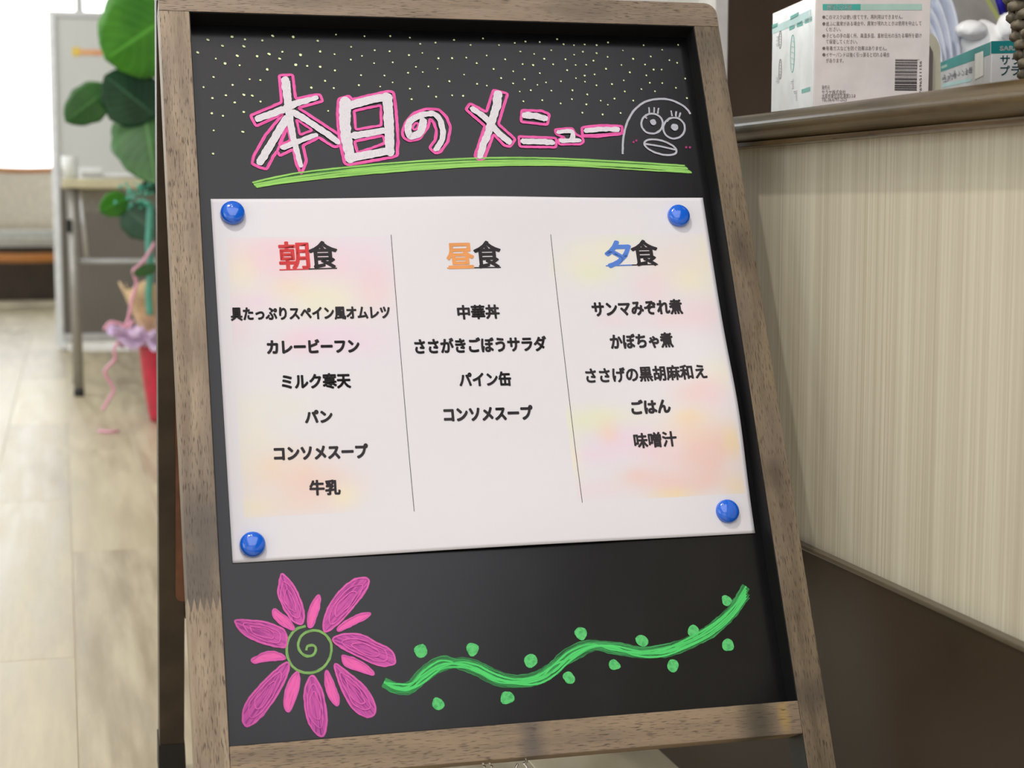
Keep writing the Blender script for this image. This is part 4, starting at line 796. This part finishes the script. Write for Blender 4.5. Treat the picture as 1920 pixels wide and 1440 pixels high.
# wicker basket at the right edge
mwk = NT('grey_brown_wicker'); n = mwk.noise(mwk.coord(scale=(120, 120, 120)), 1, 3)
mwk.bump(n, .4, .001); mwk = mwk.set(mwk.mix(mwk.mr(n, .3, .7), (.085, .07, .048), (.22, .19, .135)), .6, .3)
bc = Vector((0.64359, -0.13, 0.70408))
def brad(z): return .052 + .022 * max(0, (z - ZC - .005) / .09) ** .8
bcx = bc.x + .052 + .0315; bcy = bc.y + .01
bk = thing('wicker_basket', (bcx, bcy, ZC), 'grey-brown woven basket at the right edge of the counter', 'basket')
nst = 22
bm = bmesh.new()
lathe(bm, [(0, .001), (.050, .001), (.050, .006), (0, .006)], 32, (bcx, bcy, ZC)); link('base', fin(bm, 'base'), mwk, bk)
bm = bmesh.new()
for k in range(nst):
    a = 2 * math.pi * k / nst
    tube(bm, [(bcx + brad(ZC + h) * math.cos(a), bcy + brad(ZC + h) * math.sin(a), ZC + h) for h in (.003, .03, .06, .09, .122)], .0022, 6)
link('stakes', fin(bm, 'stakes', True), mwk, bk)
for row in range(15):
    z0 = ZC + .006 + row * .0078; P = []; ph = row % 2
    for k in range(nst * 4):
        a = 2 * math.pi * k / (nst * 4); w = math.cos(nst / 2 * a + (math.pi if ph else 0))
        P.append((bcx + (brad(z0) + .0042 * w) * math.cos(a), bcy + (brad(z0) + .0042 * w) * math.sin(a), z0 + random.uniform(-.0006, .0006)))
    bm = bmesh.new(); tube(bm, P, .0042, 7, closed=True); link('weaver', fin(bm, 'weaver', True), mwk, bk)

# ------------------------------------------------------------------ far left: screen, table, chair, plant
mpan = plain('pale_grey_screen', (.66, .68, .68), .5, scale=2, var=.02)
mlow = plain('taupe_screen_panel', (.155, .14, .125), .6, scale=3, var=.06)
yp = 5.69
scn = thing('folding_screen', (.6, yp, 0), 'pale grey screen panel in an aluminium frame behind the folding table', 'screen')
x0, x1 = -.148, 1.45
box('post', (x0, yp - .02, .012), (x0 + .030, yp + .02, 1.35), plain('lit_aluminium', (.80, .83, .86), .35, metal=.3), scn, bev=.006)  # paler copy of the frame metal, strong light put into its colour
box('post', (x1 - .03, yp - .02, .012), (x1, yp + .02, 1.35), M_['alu'], scn, bev=.006)
box('top_bar', (x0 + .03, yp - .015, 1.325), (x1 - .03, yp + .015, 1.35), M_['alu'], scn, bev=.004)
box('panel', (x0 + .03, yp - .008, .665), (x1 - .03, yp + .008, 1.325), mpan, scn)
box('lower_panel', (x0 + .03, yp - .008, .065), (x1 - .03, yp + .008, .66), mlow, scn)
box('bottom_bar', (x0 + .03, yp - .02, .03), (x1 - .03, yp + .02, .065), M_['alu'], scn, bev=.004)
for xx in (x0 + .03, x0 + .34, x1 - .05):
    bm = bmesh.new(); bbox(bm, (xx - .012, yp - .07, .006), (xx + .012, yp + .07, .03), .004); link('foot', fin(bm, 'foot'), M_['white'], scn)
st = thing('paper_strip', (-0.02796, 5.675, 1.19439), 'small yellow and orange paper strip stuck on the grey screen', 'sticker')
xa, xb = -0.0568, 0.07555; za, zb = 1.17552, 1.20906
for i, (f0, f1, cc) in enumerate(((0, .22, (.85, .62, .12)), (.22, .62, (.82, .45, .22)), (.62, 1, (.80, .38, .20)))):
    box('paper_piece', (xa + (xb - xa) * f0, 5.678, za + (.004 if i else 0)), (xa + (xb - xa) * f1, 5.6815, zb - (.008 if i else 0)), plain('paper_tint_%d' % i, cc, .7), st, bev=0)
# folding table
yt = 3.94
tb = thing('folding_table', (.5, yt + .2, 0), 'folding table with a beige top and thin grey metal legs by the screen', 'table')
box('tabletop', (-.112, yt - .03, .634), (1.1, yt + .42, .662), plain('beige_laminate', (.64, .60, .42), .4), tb, bev=.004)
def bar(name, a, b, r, mat, parent, n=10):
    bm = bmesh.new(); tube(bm, [a, b], r, n); return link(name, fin(bm, name, True), mat, parent)
mleg = plain('grey_steel_tube', (.34, .33, .31), .35, metal=.4)
for (xa, xb) in ((-.083, -.078), (1.05, 1.06)):
    for yy in (yt, yt + .38):
        bar('leg', (xa, yy, .634), (xb, yy, .02), .015, mleg, tb)
        bar('leg_tip', (xb, yy, .022), (xb, yy, .0), .016, M_['black'], tb)
    bar('leg_brace', (xa, yt, .40), (xa, yt + .38, .40), .008, mleg, tb)
bar('stretcher', (-.08, yt + .38, .40), (1.05, yt + .38, .40), .008, plain('light_steel', (.5, .5, .5), .3, metal=.3), tb)
bar('fold_stay', (-.06, yt, .634), (-.045, yt, .42), .007, M_['alu'], tb)
box('latch', (-.103, yt - .022, .50), (-.086, yt - .012, .54), M_['black'], tb)
box('edge_apron', (-.06, yt + .36, .56), (1.06, yt + .38, .634), mleg, tb)
# white things on the table
bm = bmesh.new(); c_ = Vector((-0.08697, 4.0, 0.66191))
lathe(bm, [(0, 0), (.022, 0), (.026, .07), (.0245, .07), (.021, .003), (0, .003)], 20, (c_.x, 4.05, .6625))
o = link('paper_cup', fin(bm, 'cup', True), plain('translucent_cup', (.72, .74, .73), .3)); tag(o, 'pale paper cup at the left end of the folding table', 'cup')
for i, (xa, xb, h, lab) in enumerate(((-0.05514, 0.00521, .035, 'short stack of white napkins beside the paper cup'), (0.01318, 0.15766, .018, 'low pile of white papers on the folding table behind the leaves'))):
    stk = thing('paper_stack', ((xa + xb) / 2, 4.08, .6625), lab, 'papers')
    z = .6625; k = 0
    while z < .6625 + h:
        box('sheet', (xa + random.uniform(-.003, .003), 4.0 + random.uniform(-.01, .01), z), (xb + random.uniform(-.004, .004), 4.18, z + .0055), M_['white'], stk, bev=.001); z += .006; k += 1
# lounge chair
yc = 8.45
lc = thing('lounge_chair', (-.315, yc + .25, 0), 'cream upholstered lounge chair with orange wooden rails under the bright window', 'chair')
mcr = plain('cream_upholstery', (.86, .80, .70), .8, .2); mor = plain('orange_varnished_wood', (.56, .22, .055), .3)
def arcp(zf, r, yb, a0, a1, n=14, cx=-.315):
    return [(cx + r * math.sin(math.radians(a0 + (a1 - a0) * i / n)), yb - r * .55 * math.cos(math.radians(a0 + (a1 - a0) * i / n)) , zf(i / n)) for i in range(n + 1)]
bm = bmesh.new()   # curved backrest
P0 = arcp(lambda t_: .36, .30, yc + .50, 100, 260); rows = []
for h in (.42, .50, .60, .70, .79):
    rows.append([bm.verts.new((p[0] + (p[0] + .315) * (h - .42) * .25, p[1] + (h - .42) * .12, h)) for p in P0])
for A_, B_ in zip(rows, rows[1:]):
    for i in range(len(A_) - 1): bm.faces.new((A_[i], A_[i + 1], B_[i + 1], B_[i]))
bk_ = link('backrest', fin(bm, 'backrest', True), mcr, lc); sm = bk_.modifiers.new('t', 'SOLIDIFY'); sm.thickness = .05
bm = bmesh.new(); tube(bm, [(p[0] + (p[0] + .315) * .09, p[1] + .012, .803 - .02 * math.cos((p[0] + .315) / .33 * 1.5)) for p in P0], .024, 8); link('top_rail', fin(bm, 'tr', True), mor, lc)
bm = bmesh.new()
for (w, z0, z1) in ((.235, .365, .44),):
    ring = [(-.315 + w * math.copysign(abs(math.cos(a)) ** .5, math.cos(a)), yc + .22 + .25 * math.copysign(abs(math.sin(a)) ** .5, math.sin(a))) for a in [2 * math.pi * k / 32 for k in range(32)]]
    A_ = [bm.verts.new((x, y, z0)) for x, y in ring]; B_ = [bm.verts.new((x, y, z1)) for x, y in ring]; bm.faces.new(A_); bm.faces.new(B_[::-1])
    for i in range(32): bm.faces.new((A_[i], B_[i], B_[(i + 1) % 32], A_[(i + 1) % 32]))
    bmesh.ops.bevel(bm, geom=[e for e in bm.edges if e.calc_face_angle(0) > .8], offset=.02, segments=3, affect='EDGES')
link('seat', fin(bm, 'seat', True), plain('pale_seat_fabric', (.62, .64, .62), .8), lc)
bm = bmesh.new(); fr = [(-.315 + .25 * math.sin(a), yc + .10 - .13 * math.cos(a), .30 - .008 * math.cos(a)) for a in [math.radians(-90 + 15 * k) for k in range(13)]]
tube(bm, fr, .027, 10); link('front_rail', fin(bm, 'fr', True), mor, lc)
for sx in (-1, 1):
    bar('leg', (-.315 + sx * .20, yc + .05, .29), (-.315 + sx * .21, yc + .03, 0), .018, mbrown, lc)
    bar('leg', (-.315 + sx * .20, yc + .42, .36), (-.315 + sx * .21, yc + .46, 0), .018, mbrown, lc)
    bar('arm_support', (-.315 + sx * .25, yc + .10, .31), (-.315 + sx * .27, yc + .45, .50), .016, mor, lc)

# plant: big round leaves, red wrapped pot
px_, py_ = .165, 3.26
pl = thing('potted_plant', (px_, py_, 0), 'tall gift plant with large round green leaves in a red wrapped pot', 'plant')
bm = bmesh.new()
nn = 24
rings = []
for z, r in ((0, .062), (.02, .066), (.10, .078), (.20, .088), (.206, .090)):
    rings.append([bm.verts.new((px_ + r * math.cos(a) * (1 + .03 * math.cos(6 * a)), py_ + r * math.sin(a) * (1 + .03 * math.cos(6 * a)), z + .001)) for a in [2 * math.pi * k / nn for k in range(nn)]])
bm.faces.new(rings[0])
for A_, B_ in zip(rings, rings[1:]):
    for i in range(nn): bm.faces.new((A_[i], A_[(i + 1) % nn], B_[(i + 1) % nn], B_[i]))
bm.faces.new(rings[-1][::-1])
link('pot', fin(bm, 'pot', True), plain('crimson_wrap', (.52, .006, .045), .35, .5, var=.15), pl)
def frill(name, z0, z1, r0, r1, amp, mat, freq=7, seed=0., n=80):
    bm = bmesh.new(); rows = []
    for j in range(6):
        t_ = j / 5
        rows.append([bm.verts.new((px_ + (r0 + (r1 - r0) * t_ + amp * t_ * math.sin(freq * a + seed)) * math.cos(a), py_ + (r0 + (r1 - r0) * t_ + amp * t_ * math.sin(freq * a + seed)) * math.sin(a), z0 + (z1 - z0) * t_ + amp * .8 * t_ * math.cos(freq * 1.7 * a + seed))) for a in [2 * math.pi * k / n for k in range(n)]])
    for A_, B_ in zip(rows, rows[1:]):
        for i in range(n): bm.faces.new((A_[i], A_[(i + 1) % n], B_[(i + 1) % n], B_[i]))
    o = link(name, fin(bm, name, True), mat, pl); s_ = o.modifiers.new('t', 'SOLIDIFY'); s_.thickness = .0015
frill('wrapping_paper', .21, .365, .075, .135, .016, plain('tan_wrapping_paper', (.62, .43, .24), .6, var=.2), 5, 1.)
frill('lilac_ribbon', .205, .250, .085, .155, .022, plain('lilac_tulle', (.58, .42, .68), .5, var=.15), 9, .4)
frill('lilac_ribbon', .265, .215, .08, .14, .018, plain('lilac_tulle_pale', (.68, .52, .74), .5, var=.15), 7, 2.)
mpk = plain('pink_curling_ribbon', (.86, .40, .55), .4)
for pts in ([(0.01834, 3.12, 0.22908), (0.00706, 3.12, 0.20845), (0.00921, 3.12, 0.18474), (-0.01298, 3.12, 0.16018), (-0.01735, 3.12, 0.14635), (-0.00053, 3.12, 0.11523), (0.0032, 3.12, 0.10115), (-0.01091, 3.12, 0.07638), (-0.02636, 3.12, 0.05166)], [(0.11507, 3.1, 0.48476), (0.08988, 3.1, 0.44364), (0.07604, 3.1, 0.42723), (0.05954, 3.1, 0.41223), (0.06695, 3.1, 0.38186), (0.05525, 3.1, 0.34062), (0.04324, 3.1, 0.28553), (0.03209, 3.1, 0.26912)], [(-0.01798, 3.09, 0.26243), (-0.00283, 3.09, 0.28144), (0.01853, 3.09, 0.27832), (0.04251, 3.09, 0.26963), (0.05634, 3.09, 0.28597)]):
    bm = bmesh.new(); tube(bm, crom([Vector(p) for p in pts], 5), .0042, 6); link('curled_ribbon', fin(bm, 'cr', True), mpk, pl)
cp = Vector((-0.00816, 3.03874, 0.0))
bm = bmesh.new(); tube(bm, crom([cp + Vector((-.03, .03, .004)), cp + Vector((-.012, 0, .005)), cp + Vector((.004, -.006, .006)), cp + Vector((.02, .01, .004))], 5), .0038, 6)
o = link('ribbon_scrap', fin(bm, 'rs', True), mpk); tag(o, 'small pink ribbon end lying on the floor below the plant', 'ribbon')
stem = bmesh.new(); tube(stem, crom([(px_, py_, .2), (px_ + .01, py_, .5), (px_ - .005, py_, .85), (px_ + .01, py_, 1.25)], 6), .012, 8)
link('stem', fin(stem, 'stem', True), plain('brown_stem', (.16, .11, .06), .7), pl)
mribt = plain('teal_satin_ribbon', (.12, .48, .38), .3, .6)
bm = bmesh.new(); P = crom([Vector(p) for p in [(0.10873, 3.12, 0.58495), (0.10491, 3.12, 0.53266), (0.10103, 3.12, 0.47751), (0.10528, 3.12, 0.42216), (0.09852, 3.12, 0.35983), (0.09991, 3.12, 0.29723)]], 4); rows = []
for p in P: rows.append([bm.verts.new(p + Vector((-.009, 0, 0))), bm.verts.new(p + Vector((.009, .003, 0)))])
for A_, B_ in zip(rows, rows[1:]): bm.faces.new((A_[0], A_[1], B_[1], B_[0]))
o = link('teal_ribbon', fin(bm, 'tr', True), mribt, pl); o.modifiers.new('t', 'SOLIDIFY').thickness = .001
mleafs = {}
def leafmat(k, c1, c2):
    t = NT('leaf_%s' % k); n = t.noise(t.coord(scale=(9, 9, 9)), 1, 3)
    uvx = t.n('ShaderNodeSeparateXYZ'); t.t.links.new(t.coord('UV'), uvx.inputs[0])
    w = t.math('ABSOLUTE', t.math('SUBTRACT', uvx.outputs[1], .5))
    vein = t.mr(w, .0, .035, 1, 0)
    sidev = t.mr(t.math('PINGPONG', t.math('ADD', t.math('MULTIPLY', uvx.outputs[0], 7.), t.math('MULTIPLY', w, -5.)), .5), .0, .06, .35, 0)
    c = t.mix(t.mr(n, .3, .7), c1, c2); c = t.mix(t.math('MAXIMUM', t.math('MULTIPLY', vein, .6), sidev), c, tuple(min(1, x * 2.2 + .05) for x in c2))
    return t.set(c, .4, .5)
lm = {'bright': leafmat('bright', (.035, .19, .015), (.07, .29, .02)), 'mid': leafmat('mid', (.035, .12, .03), (.06, .18, .045)), 'dark': leafmat('dark', (.012, .055, .03), (.025, .10, .05))}
def leaf(base, tip, width, mk, fold=.25, curl=.15, out=(0, -1, 0)):
    base, tip = Vector(base), Vector(tip); ax = tip - base; Ln = ax.length; ax.normalize(); o_ = Vector(out); o_ = (o_ - ax * o_.dot(ax)).normalized(); sd_ = ax.cross(o_)
    bm = bmesh.new(); uvs = []; rows = []
    NU, NV = 14, 8
    for i in range(NU + 1):
        u = i / NU; wu = width / 2 * (math.sin(math.pi * min(1, u ** .8 * 1.0)) ** .62 if 0 < u < 1 else 0)
        row = []
        for j in range(NV + 1):
            v = j / NV * 2 - 1; wv = 1 + .04 * math.sin(u * 22 + v * 3)
            back = -.08 * Ln * (abs(v) ** 2) * (1 - u) ** 3 * 1.2
            p = base + ax * (u * Ln + back) + sd_ * (v * wu * wv) + o_ * (-fold * abs(v) * wu + curl * Ln * math.sin(u * math.pi * .9) * .8)
            row.append(bm.verts.new(p)); uvs.append((u, (v + 1) / 2))
        rows.append(row)
    for A_, B_ in zip(rows, rows[1:]):
        for j in range(NV): bm.faces.new((A_[j], A_[j + 1], B_[j + 1], B_[j]))
    bm.verts.index_update(); me = bpy.data.meshes.new('leaf'); bm.to_mesh(me); bm.free(); uvset(me, uvs)
    for p in me.polygons: p.use_smooth = True
    o = link('leaf', me, lm[mk], pl); s_ = o.modifiers.new('t', 'SOLIDIFY'); s_.thickness = .0012
    a = base; bm = bmesh.new(); tube(bm, crom([a, a.lerp(Vector((px_, py_, base.z - .03)), .5) + Vector((0, 0, -.012)), Vector((px_, py_, base.z - .05))], 4), .003, 6)
    link('leaf_stalk', fin(bm, 'ls', True), lm['mid'], o)
for a in [((0.16464, 3.1, 1.06273), (-0.00263, 3.0, 0.94048), 0.235, 'bright', 0.15, 0.06), ((0.11326, 3.06, 0.81426), (-0.00299, 3.02, 0.90534), 0.155, 'dark', 0.2, 0.05), ((0.00239, 3.06, 0.87121), (-0.10146, 3.0, 0.78708), 0.1, 'mid', 0.15, 0.05), ((0.09548, 3.1, 0.82825), (0.11565, 3.0, 0.63431), 0.19, 'mid', 0.15, 0.06), ((0.04636, 3.14, 0.59866), (-0.02114, 3.1, 0.56577), 0.066, 'bright', 0.2, 0.05), ((0.04574, 3.14, 0.57115), (0.13007, 3.12, 0.50224), 0.1, 'dark', 0.2, 0.05), ((0.11648, 3.1, 0.42276), (0.05513, 3.06, 0.40557), 0.03, 'mid', 0.2, 0.05), ((0.19871, 3.2, 0.95031), (0.32514, 3.2, 1.03643), 0.2, 'bright', 0.15, 0.06), ((0.19493, 3.2, 0.75592), (0.3002, 3.15, 0.65781), 0.18, 'mid', 0.15, 0.06), ((0.16258, 3.16, 0.64339), (0.08168, 3.13, 0.62615), 0.05, 'dark', 0.2, 0.05)]: leaf(*a)
# glittery teal bow: small beads
bm = bmesh.new(); c0 = Vector((0.08095, 3.12, 0.61235))
for k in range(60):
    p = c0 + Vector((random.gauss(0, .022), random.gauss(0, .012), random.gauss(0, .020)))
    bmesh.ops.create_icosphere(bm, subdivisions=1, radius=random.uniform(.003, .006), matrix=Matrix.Translation(p))
o = link('glitter_bow', fin(bm, 'gb'), plain('teal_glitter', (.10, .55, .42), .25, .8), pl); o['kind'] = 'stuff'
